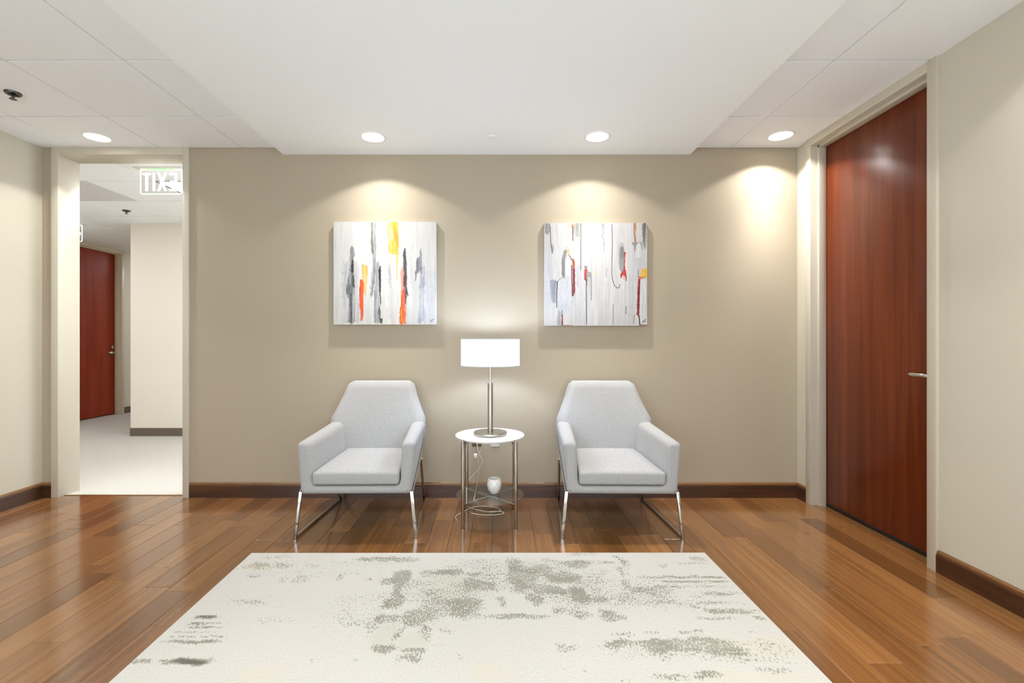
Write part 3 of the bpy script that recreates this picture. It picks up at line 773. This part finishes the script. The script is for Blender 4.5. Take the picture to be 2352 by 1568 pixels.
P1 = Canvas((233, 229, 223), 212, 178, 1088, 3)
for pts, col, a, rag in [
    ([(600,320,470),(900,300,480),(1250,330,500)], (188,188,188), .55, 14),
    ([(560,640,660),(800,606,640),(980,600,615)], (150,155,165), .7, 8),
    ([(600,800,812),(700,786,822),(880,798,836)], (178,177,175), .7, 8),
    ([(880,780,850),(1200,790,840)], (205,203,202), .5, 12),
    ([(760,1115,1185),(1000,1125,1170),(1240,1100,1185)], (182,185,202), .75, 9),
    ([(400,1030,1050),(560,1020,1055),(900,1040,1060)], (205,203,198), .5, 9),
    ([(700,1190,1290),(1250,1180,1290)], (212,212,224), .5, 20),
    ([(200,650,780),(600,650,760)], (216,213,208), .4, 20),
    ([(620,330,350),(760,332,348)], (190,190,188), .6, 6),
    ([(430,398,406),(470,388,428),(640,385,428),(760,372,425),(860,345,430),(940,350,432),(1000,380,430),(1250,360,430)], (122,122,124), .95, 5),
    ([(840,345,420),(940,352,415)], (104,112,122), .7, 8),
    ([(580,408,420),(640,398,424),(720,396,420)], (28,28,30), 1, 4),
    ([(740,412,426),(830,412,430),(870,420,440)], (40,40,42), .9, 4),
    ([(930,388,398),(1100,392,402),(1250,394,404)], (60,60,62), .9, 3),
    ([(940,415,426),(1250,418,424)], (225,222,218), .9, 2),
    ([(620,515,524),(650,512,575),(720,515,572),(850,525,562),(950,535,560)], (250,190,74), 1, 4),
    ([(788,497,503),(805,492,532),(900,485,528),(1050,488,528),(1180,500,526),(1230,495,505)], (250,84,16), 1, 3),
    ([(870,485,493),(960,486,492)], (120,50,40), .8, 2),
    ([(180,608,660),(300,610,658),(450,612,662),(600,628,660),(760,630,650),(960,602,622)], (150,148,142), .9, 5),
    ([(182,608,620),(260,613,622),(400,613,630),(520,618,645)], (104,102,94), .8, 4),
    ([(600,662,690),(700,650,712),(900,640,712),(1150,640,712),(1250,645,712)], (152,154,157), .9, 6),
    ([(645,706,714),(690,690,714),(800,692,712),(950,700,712),(1040,706,712)], (20,20,22), 1, 3),
    ([(1080,690,700),(1130,680,712),(1200,690,700)], (86,84,82), .8, 4),
    ([(1200,700,733),(1255,706,730)], (56,55,54), .9, 3),
    ([(182,782,900),(280,785,905),(350,795,900),(430,790,900),(500,800,898),(530,840,895)], (252,196,66), 1, 5),
    ([(490,872,900),(620,872,895),(700,874,890),(810,878,884)], (247,192,88), .95, 3),
    ([(182,835,890),(260,838,882),(330,848,902),(500,872,898)], (244,162,34), .8, 4),
    ([(255,822,836),(360,820,838)], (246,240,228), .9, 3),
    ([(455,965,972),(510,948,978),(650,952,985),(760,955,988),(860,955,985)], (74,71,73), 1, 3),
    ([(640,940,950),(720,918,952),(850,925,955),(1010,925,962)], (240,152,122), .95, 4),
    ([(740,958,986),(860,948,986),(950,955,992),(1000,965,984),(1060,970,980)], (112,48,54), .9, 5),
    ([(900,938,958),(1010,925,972),(1100,915,978),(1200,908,978),(1258,915,975)], (244,88,16), 1, 4),
    ([(1120,914,936),(1250,912,938)], (250,152,24), .85, 4),
    ([(455,1135,1142),(540,1125,1146),(600,1080,1155),(660,1085,1155),(720,1073,1095),(820,1070,1078)], (122,122,130), .95, 5),
    ([(655,1120,1152),(730,1135,1146)], (128,128,136), .9, 3),
    ([(640,1150,1180),(780,1130,1186),(880,1125,1180)], (172,172,184), .7, 7),
    ([(950,1264,1272),(1015,1266,1270)], (246,168,148), .9, 2),
    ([(690,1240,1248),(790,1242,1250)], (244,224,180), .8, 2)]:
    P1.strip(pts, col, a, rag)
P1.line([(860,960),(985,980)][:0] or [(980,860),(1000,960)], 10, (84,72,78))
P1.line([(1248,1215),(1240,1225),(1246,1236),(1256,1226),(1262,1210),(1272,1208)], 5, (92,102,104))

P2 = Canvas((221, 217, 214), 185, 188, 1098, 9)
for pts, col, a, rag in [
    ([(500,190,250),(800,190,245),(1000,200,240)], (214,213,226), .6, 10),
    ([(780,380,470),(1150,340,480)], (206,207,216), .6, 14),
    ([(640,520,575),(880,530,580)], (198,197,206), .6, 8),
    ([(900,520,600),(1270,530,620)], (205,203,204), .5, 14),
    ([(820,800,870),(1270,790,860)], (208,204,200), .5, 12),
    ([(860,930,990),(1270,930,1040)], (208,206,206), .5, 12),
    ([(740,1080,1160),(1270,1080,1140)], (206,206,200), .5, 10),
    ([(190,260,380),(700,270,360)], (228,225,222), .6, 12),
    ([(190,188,248),(250,190,248),(310,205,245)], (122,120,110), .9, 6),
    ([(420,256,285),(480,262,285),(512,268,276)], (118,116,112), .8, 5),
    ([(200,472,486),(245,474,484)], (250,172,70), 1, 2),
    ([(205,482,496),(290,484,494),(375,486,494)], (182,94,34), 1, 2),
    ([(195,498,574),(290,500,572),(342,522,568)], (166,163,152), .9, 5),
    ([(440,405,440),(475,400,430),(500,390,425)], (205,190,160), .6, 5),
    ([(480,398,426),(510,386,425),(560,372,420),(640,368,410),(740,370,406),(778,388,403)], (140,138,136), 1, 3),
    ([(468,428,452),(522,432,456)], (240,202,118), .95, 4),
    ([(535,425,440),(580,408,466),(700,405,476),(748,410,476)], (237,234,230), 1, 2),
    ([(575,470,496),(605,486,510),(690,486,510)], (178,84,44), 1, 3),
    ([(680,486,512),(800,488,514),(900,490,516),(935,490,512),(970,482,498)], (150,22,26), 1, 3),
    ([(800,245,322),(870,248,320),(980,255,315),(1045,266,305)], (138,143,157), .95, 6),
    ([(800,330,470),(1040,330,470)], (224,222,226), .6, 4),
    ([(645,605,648),(690,616,646)], (120,118,116), .9, 5),
    ([(685,614,650),(730,612,640),(800,614,630)], (204,70,60), 1, 3),
    ([(705,690,722),(745,690,720)], (240,215,175), .8, 4),
    ([(712,648,678),(740,636,690),(830,634,690),(1010,680,692)], (152,148,144), .95, 3),
    ([(770,656,676),(850,648,680),(1000,645,684)], (220,217,213), .9, 3),
    ([(190,800,832),(300,802,830),(320,798,815),(400,815,830),(437,820,832)], (164,162,156), .85, 5),
    ([(440,820,828),(505,816,828)], (176,173,168), .8, 4),
    ([(670,836,862),(760,838,852)], (190,186,182), .8, 5),
    ([(395,992,1022),(425,978,1036),(520,976,1042),(560,976,1042)], (190,186,180), .9, 3),
    ([(440,1002,1028),(480,988,1036),(600,981,1038),(680,990,1035),(712,1000,1020)], (150,150,151), 1, 2),
    ([(502,1034,1058),(560,1040,1050),(640,1036,1048),(690,1030,1052),(735,998,1060),(770,998,1062),(810,1056,1066)], (200,46,42), 1, 2),
    ([(520,1048,1064),(690,1050,1062)], (236,222,208), .9, 2),
    ([(745,1018,1038),(790,1004,1054),(900,1000,1062)], (224,221,217), 1, 2),
    ([(190,1150,1172),(300,1152,1164),(402,1152,1168)], (226,150,92), 1, 2),
    ([(395,1115,1225),(415,1126,1170),(440,1145,1160),(492,1150,1154)], (150,146,141), 1, 2),
    ([(390,1196,1222),(440,1212,1242),(485,1230,1242)], (176,172,166), .95, 3),
    ([(395,1186,1204),(450,1166,1222),(560,1160,1232)], (228,225,221), 1, 2),
    ([(190,1226,1276),(320,1228,1274),(420,1240,1272),(468,1256,1272)], (116,111,100), .95, 5),
    ([(678,1222,1284),(772,1216,1284)], (250,190,34), 1, 3),
    ([(766,1185,1284),(788,1190,1216)], (238,108,32), 1, 3),
    ([(785,1188,1212),(900,1182,1203),(1130,1176,1199),(1172,1164,1199),(1192,1186,1199)], (150,20,22), 1, 3),
    ([(790,1212,1274),(1262,1202,1274)], (236,232,228), .9, 3),
    ([(1168,1158,1178),(1200,1150,1190),(1262,1148,1194)], (234,230,226), 1, 2),
    ([(1180,1192,1202),(1276,1200,1212)], (60,50,46), .95, 2),
    ([(1080,200,213),(1250,200,211)], (236,206,186), .9, 3),
    ([(1130,332,362),(1282,318,366)], (152,152,147), .85, 6),
    ([(1165,372,382),(1284,366,384)], (150,26,26), 1, 2),
    ([(1280,380,480),(1286,380,480)], (130,50,46), .7, 1),
    ([(1275,1200,1284),(1286,1200,1284)], (130,30,30), .9, 2)]:
    P2.strip(pts, col, a, rag)
for pts, w, col in [
    ([(246,230),(250,330),(256,430),(270,510)], 8, (92,88,84)),
    ([(491,240),(491,376)], 7, (70,50,42)), ([(576,195),(575,500),(575,690)], 7, (92,88,80)),
    ([(448,532),(478,582)], 9, (150,82,40)), ([(476,645),(479,800),(484,965)], 9, (58,54,60)),
    ([(326,812),(318,900),(316,1090)], 9, (76,73,76)), ([(330,812),(352,786),(384,770)], 5, (110,105,105)),
    ([(616,780),(628,806)], 7, (80,40,40)), ([(634,790),(633,850),(636,1272)], 8, (60,55,52)),
    ([(907,205),(912,400),(908,560),(906,720),(914,800),(934,858),(964,886),(986,876),(992,846)], 7, (92,88,84)),
    ([(920,1060),(920,1272)], 5, (92,88,84)), ([(1145,195),(1146,300),(1156,390)], 6, (112,54,36)),
    ([(1188,692),(1188,760)], 6, (92,84,84)), ([(1150,440),(1152,490)], 4, (130,126,122)),
    ([(374,1120),(372,1180)], 6, (60,55,56)), ([(1057,1080),(1056,1160)], 7, (92,90,86)),
    ([(1144,1172),(1142,1268)], 5, (120,70,60)), ([(520,940),(522,1268)], 2.5, (150,146,144)),
    ([(1242,1232),(1234,1242),(1242,1250),(1254,1240),(1260,1222),(1268,1216)], 5, (34,32,32)), ([(1244,1246),(1262,1234)], 4, (34,32,32)), ([(1256,1226),(1266,1250)], 4, (34,32,32))]:
    P2.line(pts, w, col)

def srgb2lin(a):
    a = np.clip(a, 0, 255)/255.0
    return np.where(a <= 0.04045, a/12.92, ((a+0.055)/1.055)**2.4)
k = NT('acrylic_paint'); at = k.n('ShaderNodeAttribute', attribute_name='paint'); k.l(at.outputs['Color'], k.b.inputs['Base Color'])
fz = k.noise(k.coords((180, 180, 22)), 1, 3); k.set(Roughness=0.6); k.bump(fz, 0.35, 0.002)
M['paint'] = k.m
M['canvas'] = plain('white_canvas_edge', (230, 225, 214), 0.8, noise=0.04)
def painting(cv, x, z, label):
    s = 0.765; dep = 0.037
    t = empty('canvas_painting', (x, YW, z)); tag(t, label, 'painting')
    g = np.linspace(-s/2, s/2, NP+1)
    GX, GZ = np.meshgrid(g, -g)
    verts = np.stack([GX.ravel(), np.full(GX.size, -dep-0.0012), GZ.ravel()], 1).tolist()
    idx = np.arange((NP+1)**2).reshape(NP+1, NP+1)
    faces = np.stack([idx[:-1,:-1].ravel(), idx[1:,:-1].ravel(), idx[1:,1:].ravel(), idx[:-1,1:].ravel()], 1).tolist()
    me = bpy.data.meshes.new('painted_face'); me.from_pydata(verts, [], faces)
    at = me.attributes.new('paint', 'FLOAT_COLOR', 'FACE')
    cc = np.ones((NP*NP, 4), dtype=np.float32); cc[:, :3] = srgb2lin(cv.c).reshape(-1, 3)*0.60
    at.data.foreach_set('color', cc.ravel())
    link('painted_face', me, M['paint'], t)
    MB().box(-s/2, s/2, -dep-0.0008, -0.004, -s/2, s/2).build('stretched_canvas', M['canvas'], t, bevel=0.0015)
    MB().box(-s/2+0.03, s/2-0.03, -0.006, 0.0, s/2-0.08, s/2-0.05).build('hanging_rail', M['joint'], t)
    return t
painting(P1, -0.862, 1.680, 'square abstract canvas with yellow and orange-red vertical streaks')
painting(P2, 0.708, 1.672, 'square abstract canvas with grey ovals, thin dark lines and red accents')

# ------------------------------------------------------------------ armchairs
def loft(sections, cap=True):
    m = MB(); n = len(sections[0])
    for s in sections: m.v += s
    for i in range(len(sections)-1):
        for j in range(n):
            j2 = (j+1) % n
            m.f.append((i*n+j, i*n+j2, (i+1)*n+j2, (i+1)*n+j))
    if cap:
        m.f.append(tuple(range(n))[::-1]); m.f.append(tuple((len(sections)-1)*n+j for j in range(n)))
    return m

def cut(me_src, name, keep):
    """keep = list of (plane co, outward normal) to cut away"""
    bm = bmesh.new(); bm.from_mesh(me_src)
    for co, no in keep:
        bmesh.ops.bisect_plane(bm, geom=bm.verts[:]+bm.edges[:]+bm.faces[:], plane_co=co, plane_no=no, clear_outer=True)
    me = bpy.data.meshes.new(name); bm.to_mesh(me); bm.free()
    return me

def make_chair():
    root = empty('lounge_chair')
    # upholstered shell: U-shaped sections from front (v=0) to back (v=0.56)
    def fillet(poly, radii, n=5):
        out = []; N = len(poly)
        for q in range(N):
            p = Vector(poly[q]); a_ = Vector(poly[q-1])-p; b_ = Vector(poly[(q+1) % N])-p
            la, lb = a_.length, b_.length; a_.normalize(); b_.normalize()
            ang = math.acos(max(-1, min(1, a_.dot(b_)))); d = min(radii[q]/math.tan(ang/2), la*0.45, lb*0.45)
            s0, s1 = p+a_*d, p+b_*d
            for w_ in range(n):
                t = w_/(n-1)
                out.append(s0*(1-t)**2 + p*2*t*(1-t) + s1*t*t)
        return out
    def inset(pts, d):
        out = []; N = len(pts)
        for q in range(N):
            e = pts[(q+1) % N]-pts[q-1]
            nrm = Vector((-e.y, e.x)).normalized()
            out.append(pts[q]+nrm*d)
        return out
    def section(v):
        t = v/0.52
        ht = 0.354 - 0.016*t; hti = ht - (0.084 + 0.016*t); hbi = 0.262 - 0.055*t
        zt = 0.574 + 0.033*t; zs = 0.312 + 0.05*t; zb = 0.262 + 0.07*t
        hb = 0.322 - 0.11*t; zm = 0.285 + 0.225*t; hm = 0.330 + 0.005*t
        right = [((hb), zb), (hm, zm), (ht, zt), (hti, zt-0.004), (hbi, zs)]
        poly = right + [(-x, z) for x, z in reversed(right)]
        rad = [0.020, 0.012, 0.040, 0.055, 0.036]
        return fillet(poly, rad + rad[::-1])
    R_ = 0.023
    secs = []
    base0 = section(0.0)
    for a_ in (0, 25, 50, 72, 90):
        ra = math.radians(a_)
        secs.append([(p.x, R_*(1-math.sin(ra)), p.y) for p in inset(base0, R_*(1-math.cos(ra)))])
    secs = secs[::-1]
    for v in (0.08, 0.16, 0.26, 0.36, 0.46, 0.52, 0.58):
        secs.append([(p.x, v, p.y) for p in section(v)])
    m = loft(secs)
    tmp = bpy.data.meshes.new('tmp'); tmp.from_pydata(m.v, [], m.f)
    bm = bmesh.new(); bm.from_mesh(tmp); bmesh.ops.recalc_face_normals(bm, faces=bm.faces)
    bm.to_mesh(tmp); bm.free()
    c0 = 0.240
    link('seat_base', cut(tmp, 'seat_base', [((c0,0,0), (1,0,0)), ((-c0,0,0), (-1,0,0))]), M['fabric'], root, smooth=50)
    link('armrest', cut(tmp, 'armrest', [((c0,0,0), (-1,0,0))]), M['fabric'], root, smooth=50)
    link('armrest', cut(tmp, 'armrest', [((-c0,0,0), (1,0,0))]), M['fabric'], root, smooth=50)
    # backrest: leaning trapezoid with rounded corners
    def back_outline(z):
        pts = [(0.33, 0.232), (0.50, 0.30), (0.585, 0.336), (0.62, 0.336), (0.70, 0.297), (0.79, 0.262), (0.86, 0.240), (0.885, 0.228)]
        return float(np.interp(z, [p[0] for p in pts], [p[1] for p in pts]))
    bmv = MB(); rows = []
    zs = [0.345, 0.42, 0.50, 0.56, 0.595, 0.63, 0.68, 0.73, 0.78, 0.83, 0.862, 0.878, 0.884]
    NXB = 18
    def front_y(x, z, hw):
        base = 0.500 + (z-0.36)*0.235
        return base - 0.035*(abs(x)/0.34)**2.2*(1.0 if z < 0.65 else max(0.2, 1-(z-0.65)*3.2)) - 0.012*math.sin(math.pi*min(1, max(0, (z-0.34)/0.5)))
    N = NXB+1
    ring_pts = []
    for z in zs:
        hw = back_outline(z)
        top = max(0.0, (z-0.855)/0.03)
        hw2 = hw - 0.028*top**2
        fr = []; bk = []
        for i in range(N):
            s_ = -1 + 2*i/NXB
            s_ = math.copysign(abs(s_)**0.9, s_)
            x = hw2*s_
            edge = max(0.0, (abs(s_)-0.86)/0.14)
            th = 0.085
            fy = front_y(x, z, hw) + 0.030*edge**2 + 0.030*top**1.6
            by = front_y(x, z, hw) + th - 0.022*edge**2 - 0.022*top**1.6
            fr.append((x, fy, z)); bk.append((x, max(by, fy+0.002), z))
        ring_pts.append(fr + bk[::-1])
    b = loft(ring_pts)
    bo = b.build('backrest', M['fabric'], root, smooth=70)
    # piping along the backrest edge
    for s in (-1, 1):
        pl = [(s*(back_outline(z)-0.001), front_y(back_outline(z), z, 0)+0.042, z) for z in (0.60, 0.63, 0.68, 0.73, 0.78, 0.83, 0.855)]
        MB().tube(pl, 0.003, 8).build('piping', M['fabric'], bo, smooth=60)
    # seat cushion: soft wedge, wider at the front
    cb = bmesh.new()
    zf0, zf1 = 0.318, 0.394
    NXC, NYC = 14, 12
    def cpt(i, j, k_):
        u_ = -1+2*i/NXC; w_ = j/NYC
        hw = 0.259 - 0.052*w_
        y = -0.006 + 0.53*w_
        z = (zf0 + 0.04*w_) if k_ == 0 else (zf1 + 0.030*w_ + 0.018*(1-u_**4)*math.sin(math.pi*min(1.0, w_*1.15+0.05)))
        return (hw*u_, y, z)
    cm = MB()
    idx = {}
    for k_ in (0, 1):
        for i in range(NXC+1):
            for j in range(NYC+1):
                idx[(i,j,k_)] = len(cm.v); cm.v.append(cpt(i, j, k_))
    for i in range(NXC):
        for j in range(NYC):
            cm.f.append((idx[(i,j,0)], idx[(i,j+1,0)], idx[(i+1,j+1,0)], idx[(i+1,j,0)]))
            cm.f.append((idx[(i,j,1)], idx[(i+1,j,1)], idx[(i+1,j+1,1)], idx[(i,j+1,1)]))
    for i in range(NXC):
        for j in (0, NYC):
            cm.f.append((idx[(i,j,0)], idx[(i+1,j,0)], idx[(i+1,j,1)], idx[(i,j,1)]))
    for j in range(NYC):
        for i in (0, NXC):
            cm.f.append((idx[(i,j,0)], idx[(i,j+1,0)], idx[(i,j+1,1)], idx[(i,j,1)]))
    cu = cm.build('seat_cushion', M['fabric'], root, bevel=0.017, seg=4, smooth=60)
    # chrome side frames: front leg, floor runner, rear leg, side rail
    for s in (-1, 1):
        F0 = (s*0.358, 0.000, 0.009); B0 = (s*0.306, 0.690, 0.009)
        F1 = (s*0.330, 0.012, 0.265); R1 = (s*0.345, 0.475, 0.515); J = (s*0.343, 0.30, 0.40)
        MB().bar(F0, (F1[0], F1[1], F1[2]+0.012), 0.019, 0.013).build('front_leg', M['chrome'], root, bevel=0.0015)
        MB().bar((F0[0], F0[1]-0.006, F0[2]), (B0[0], B0[1]+0.006, B0[2]), 0.013, 0.018).build('floor_runner', M['chrome'], root, bevel=0.0015)
        MB().bar(B0, J, 0.016, 0.013).build('rear_leg', M['chrome'], root, bevel=0.0015)
        MB().bar((F1[0]+s*0.006, F1[1], F1[2]), (R1[0]+s*0.003, R1[1], R1[2]), 0.008, 0.018).build('side_rail', M['chrome'], root, bevel=0.0015)
    MB().bar((-0.335, 0.30, 0.392), (0.335, 0.30, 0.392), 0.016, 0.012, (0,1,0)).build('cross_rail', M['chrome'], root) if False else None
    return root
ch1 = make_chair()
ch1.location = (-0.8635, 2.800, 0); ch1.rotation_euler = (0, 0, math.radians(1.0))
tag(ch1, 'light grey upholstered armchair on chrome sled legs, nearer the open doorway', 'armchair', 'lounge chairs flanking the side table')
ch2 = copy_tree(ch1)
ch2.location = (0.7245, 2.797, 0); ch2.rotation_euler = (0, 0, math.radians(-1.0))
tag(ch2, 'light grey upholstered armchair on chrome sled legs, nearer the tall mahogany door', 'armchair', 'lounge chairs flanking the side table')

# ------------------------------------------------------------------ side table
TX, TYY = -0.0715, 3.118
tb = empty('side_table', (TX, TYY, 0)); tag(tb, 'round white side table with chrome legs and glass shelf between the armchairs', 'side table')
MB().lathe([(0.0005, 0.547), (0.222, 0.547), (0.2275, 0.550), (0.2275, 0.556), (0.225, 0.558), (0.0005, 0.558)], 96).build('tabletop', M['white'], tb, smooth=35)
MB().lathe([(0.0005, 0.5475), (0.205, 0.5475), (0.205, 0.539), (0.200, 0.5365), (0.0005, 0.5365)], 72).build('apron', M['white'], tb, smooth=35)
LEG = 0.166
for sx in (-1, 1):
    for sy in (-1, 1):
        MB().lathe([(0.0005, 0.0), (0.0105, 0.0), (0.012, 0.003), (0.012, 0.548), (0.0005, 0.548)], 20, (sx*LEG, sy*LEG)).build('leg', M['chrome'], tb, smooth=40)
        a = LEG-0.012
        MB().tube([(sx*LEG, sy*LEG, 0.528), (sx*(a-0.012), sy*(a-0.012), 0.528)], 0.004, 8).build('bracket', M['nickel'], tb)
MB().lathe([(0.0005, 0.154), (0.222, 0.154), (0.2235, 0.1555), (0.2235, 0.1605), (0.222, 0.162), (0.0005, 0.162)], 96).build('glass_shelf', M['glassshelf'], tb, smooth=35)
for s in (-1, 1):
    MB().tube([(-LEG, -s*LEG, 0.146), (LEG, s*LEG, 0.146 + 0.0005*s)], 0.0075, 10).build('cross_brace', M['chrome'], tb, smooth=40)

# table lamp
LX, LYY, LZ0 = TX+0.003, TYY-0.01, 0.558
lp = empty('table_lamp', (LX, LYY, LZ0)); tag(lp, 'brushed nickel table lamp with lit white drum shade on the side table', 'lamp')
MB().lathe([(0.0005, 0.0005), (0.105, 0.0005), (0.108, 0.002), (0.110, 0.005), (0.110, 0.017), (0.108, 0.020), (0.0005, 0.021)], 72).build('base', M['nickel'], lp, smooth=35)
MB().lathe([(0.0005, 0.020), (0.0175, 0.020), (0.0175, 0.340), (0.0165, 0.342), (0.0005, 0.342)], 32).build('column', M['nickel'], lp, smooth=35)
MB().lathe([(0.0005, 0.340), (0.0068, 0.340), (0.0068, 0.480), (0.014, 0.482), (0.014, 0.515), (0.0005, 0.516)], 24).build('neck', M['chrome'], lp, smooth=35)
sh = MB().lathe([(0.1935, 0.458), (0.1935, 0.628), (0.1915, 0.628), (0.1915, 0.458)], 96, close=True).build('lamp_shade', M['shade'], lp, smooth=35)
for z in (0.4585, 0.6275):
    MB().lathe([(0.1945, z-0.003), (0.1945, z+0.003), (0.1905, z+0.003), (0.1905, z-0.003)], 96, close=True).build('shade_rim', M['shade'], sh, smooth=35)
m = MB()
for q in range(3):
    an = 2*math.pi*q/3+0.5
    m.tube([(0.012*math.cos(an), 0.012*math.sin(an), 0.485), (0.192*math.cos(an), 0.192*math.sin(an), 0.470)], 0.0018, 6)
m.build('spider', M['chrome'], sh)
pr = [(0.0005, 0.514)] + [(0.030*math.sin(math.pi*q/12), 0.572-0.034*math.cos(math.pi*q/12)) for q in range(2, 12)] + [(0.0005, 0.606)]
MB().lathe(pr, 20).build('bulb', M['bulb'], lp, smooth=60)
def bez(pts, n=8):
    out = []
    P = [Vector(p) for p in pts]
    for i in range(len(P)-1):
        p0 = P[max(i-1,0)]; p1 = P[i]; p2 = P[i+1]; p3 = P[min(i+2,len(P)-1)]
        for q in range(n):
            t = q/n
            out.append(0.5*((2*p1)+(-p0+p2)*t+(2*p0-5*p1+4*p2-p3)*t*t+(-p0+3*p1-3*p2+p3)*t**3))
    out.append(P[-1])
    return out
def W(x, y, z): return (x-LX, y-LYY, z-LZ0)
lc = MB().tube(bez([W(LX-0.01, LYY+0.113, 0.5625), W(LX-0.01, LYY+0.19, 0.570), W(LX-0.015, TYY+0.245, 0.545), W(-0.125, 3.42, 0.44), W(-0.150, 3.44, 0.37), W(-0.165, 3.45, 0.30), W(-0.160, 3.46, 0.20), W(-0.185, 3.47, 0.06), W(-0.20, 3.40, 0.010)]), 0.0028, 8).build('lamp_cord', M['cord'], None, smooth=60, loc=(LX, LYY, LZ0))

tag(lc, 'thin cream lamp cord running over the back of the side table to the floor', 'cord')
# candle holder on the glass shelf: faceted bowl
cd = MB(); seg = 10
prof = [(0.0005, 0.0), (0.026, 0.0), (0.040, 0.022), (0.049, 0.052), (0.048, 0.072), (0.042, 0.096), (0.0385, 0.097), (0.043, 0.072), (0.043, 0.05), (0.0005, 0.035)]
for i, (r, z) in enumerate(prof):
    off = (i % 2)*math.pi/seg
    for q in range(seg):
        an = 2*math.pi*q/seg + off
        cd.v.append((r*math.cos(an), r*math.sin(an), z))
for i in range(len(prof)-1):
    for q in range(seg):
        q2 = (q+1) % seg
        A, B, C_, D = i*seg+q, i*seg+q2, (i+1)*seg+q, (i+1)*seg+q2
        if i % 2 == 0: cd.f += [(A, B, C_), (B, D, C_)]
        else: cd.f += [(A, B, D), (A, D, C_)]
co = cd.build('candle_holder', M['ceramic'], None, loc=(-0.043, 3.14, 0.1622)); tag(co, 'white faceted ceramic candle holder on the glass shelf', 'candle holder')

# wall outlets with the hanging cord and plug
def outlet(x, z, mat, label):
    t = empty('wall_outlet', (x, YW, z)); tag(t, label, 'outlet')
    MB().box(-0.035, 0.035, -0.006, 0.0, -0.0575, 0.0575).build('cover_plate', mat, t, bevel=0.0025)
    for s in (-1, 1):
        MB().tube([(0, -0.0055, s*0.0195), (0, -0.009, s*0.0195)], 0.0165, 16).build('socket', mat, t, smooth=40)
    return t
outlet(-0.180, 0.440, M['outlet'], 'taupe wall outlet with cords, behind the left of the side table')
outlet(-0.043, 0.438, M['whiteplastic'], 'white wall outlet half hidden behind the side table top')
cw = empty('charging_cable', (-0.17, 3.45, 0)); tag(cw, 'cream cable hanging from the taupe outlet with a small plug', 'cable')
def V2(x, y, z): return (x+0.17, y-3.45, z)
MB().tube(bez([V2(-0.180, 3.528, 0.42), V2(-0.172, 3.50, 0.385), V2(-0.162, 3.49, 0.345), V2(-0.135, 3.48, 0.285), V2(-0.165, 3.485, 0.225), V2(-0.215, 3.50, 0.165), V2(-0.262, 3.505, 0.10), V2(-0.275, 3.44, 0.012), V2(-0.23, 3.33, 0.004), V2(-0.16, 3.26, 0.004), V2(-0.06, 3.22, 0.004), V2(0.0, 3.26, 0.004), V2(-0.05, 3.32, 0.004), V2(-0.18, 3.31, 0.009), V2(-0.26, 3.22, 0.004), V2(-0.30, 3.14, 0.004), V2(-0.28, 3.06, 0.004)]), 0.0026, 8).build('cord', M['cord'], cw, smooth=60)
MB().box(-0.0125, 0.0125, -0.012, 0.012, -0.016, 0.016).build('plug', M['whiteplastic'], cw, bevel=0.003, loc=V2(-0.186, 3.48, 0.325))
MB().tube(bez([V2(-0.20, 3.20, 0.005), V2(-0.14, 3.17, 0.005), V2(-0.05, 3.165, 0.005), V2(0.02, 3.19, 0.005), V2(0.0, 3.225, 0.006), V2(-0.08, 3.215, 0.009)]), 0.003, 8).build('cord_loop', M['cord'], cw, smooth=60)
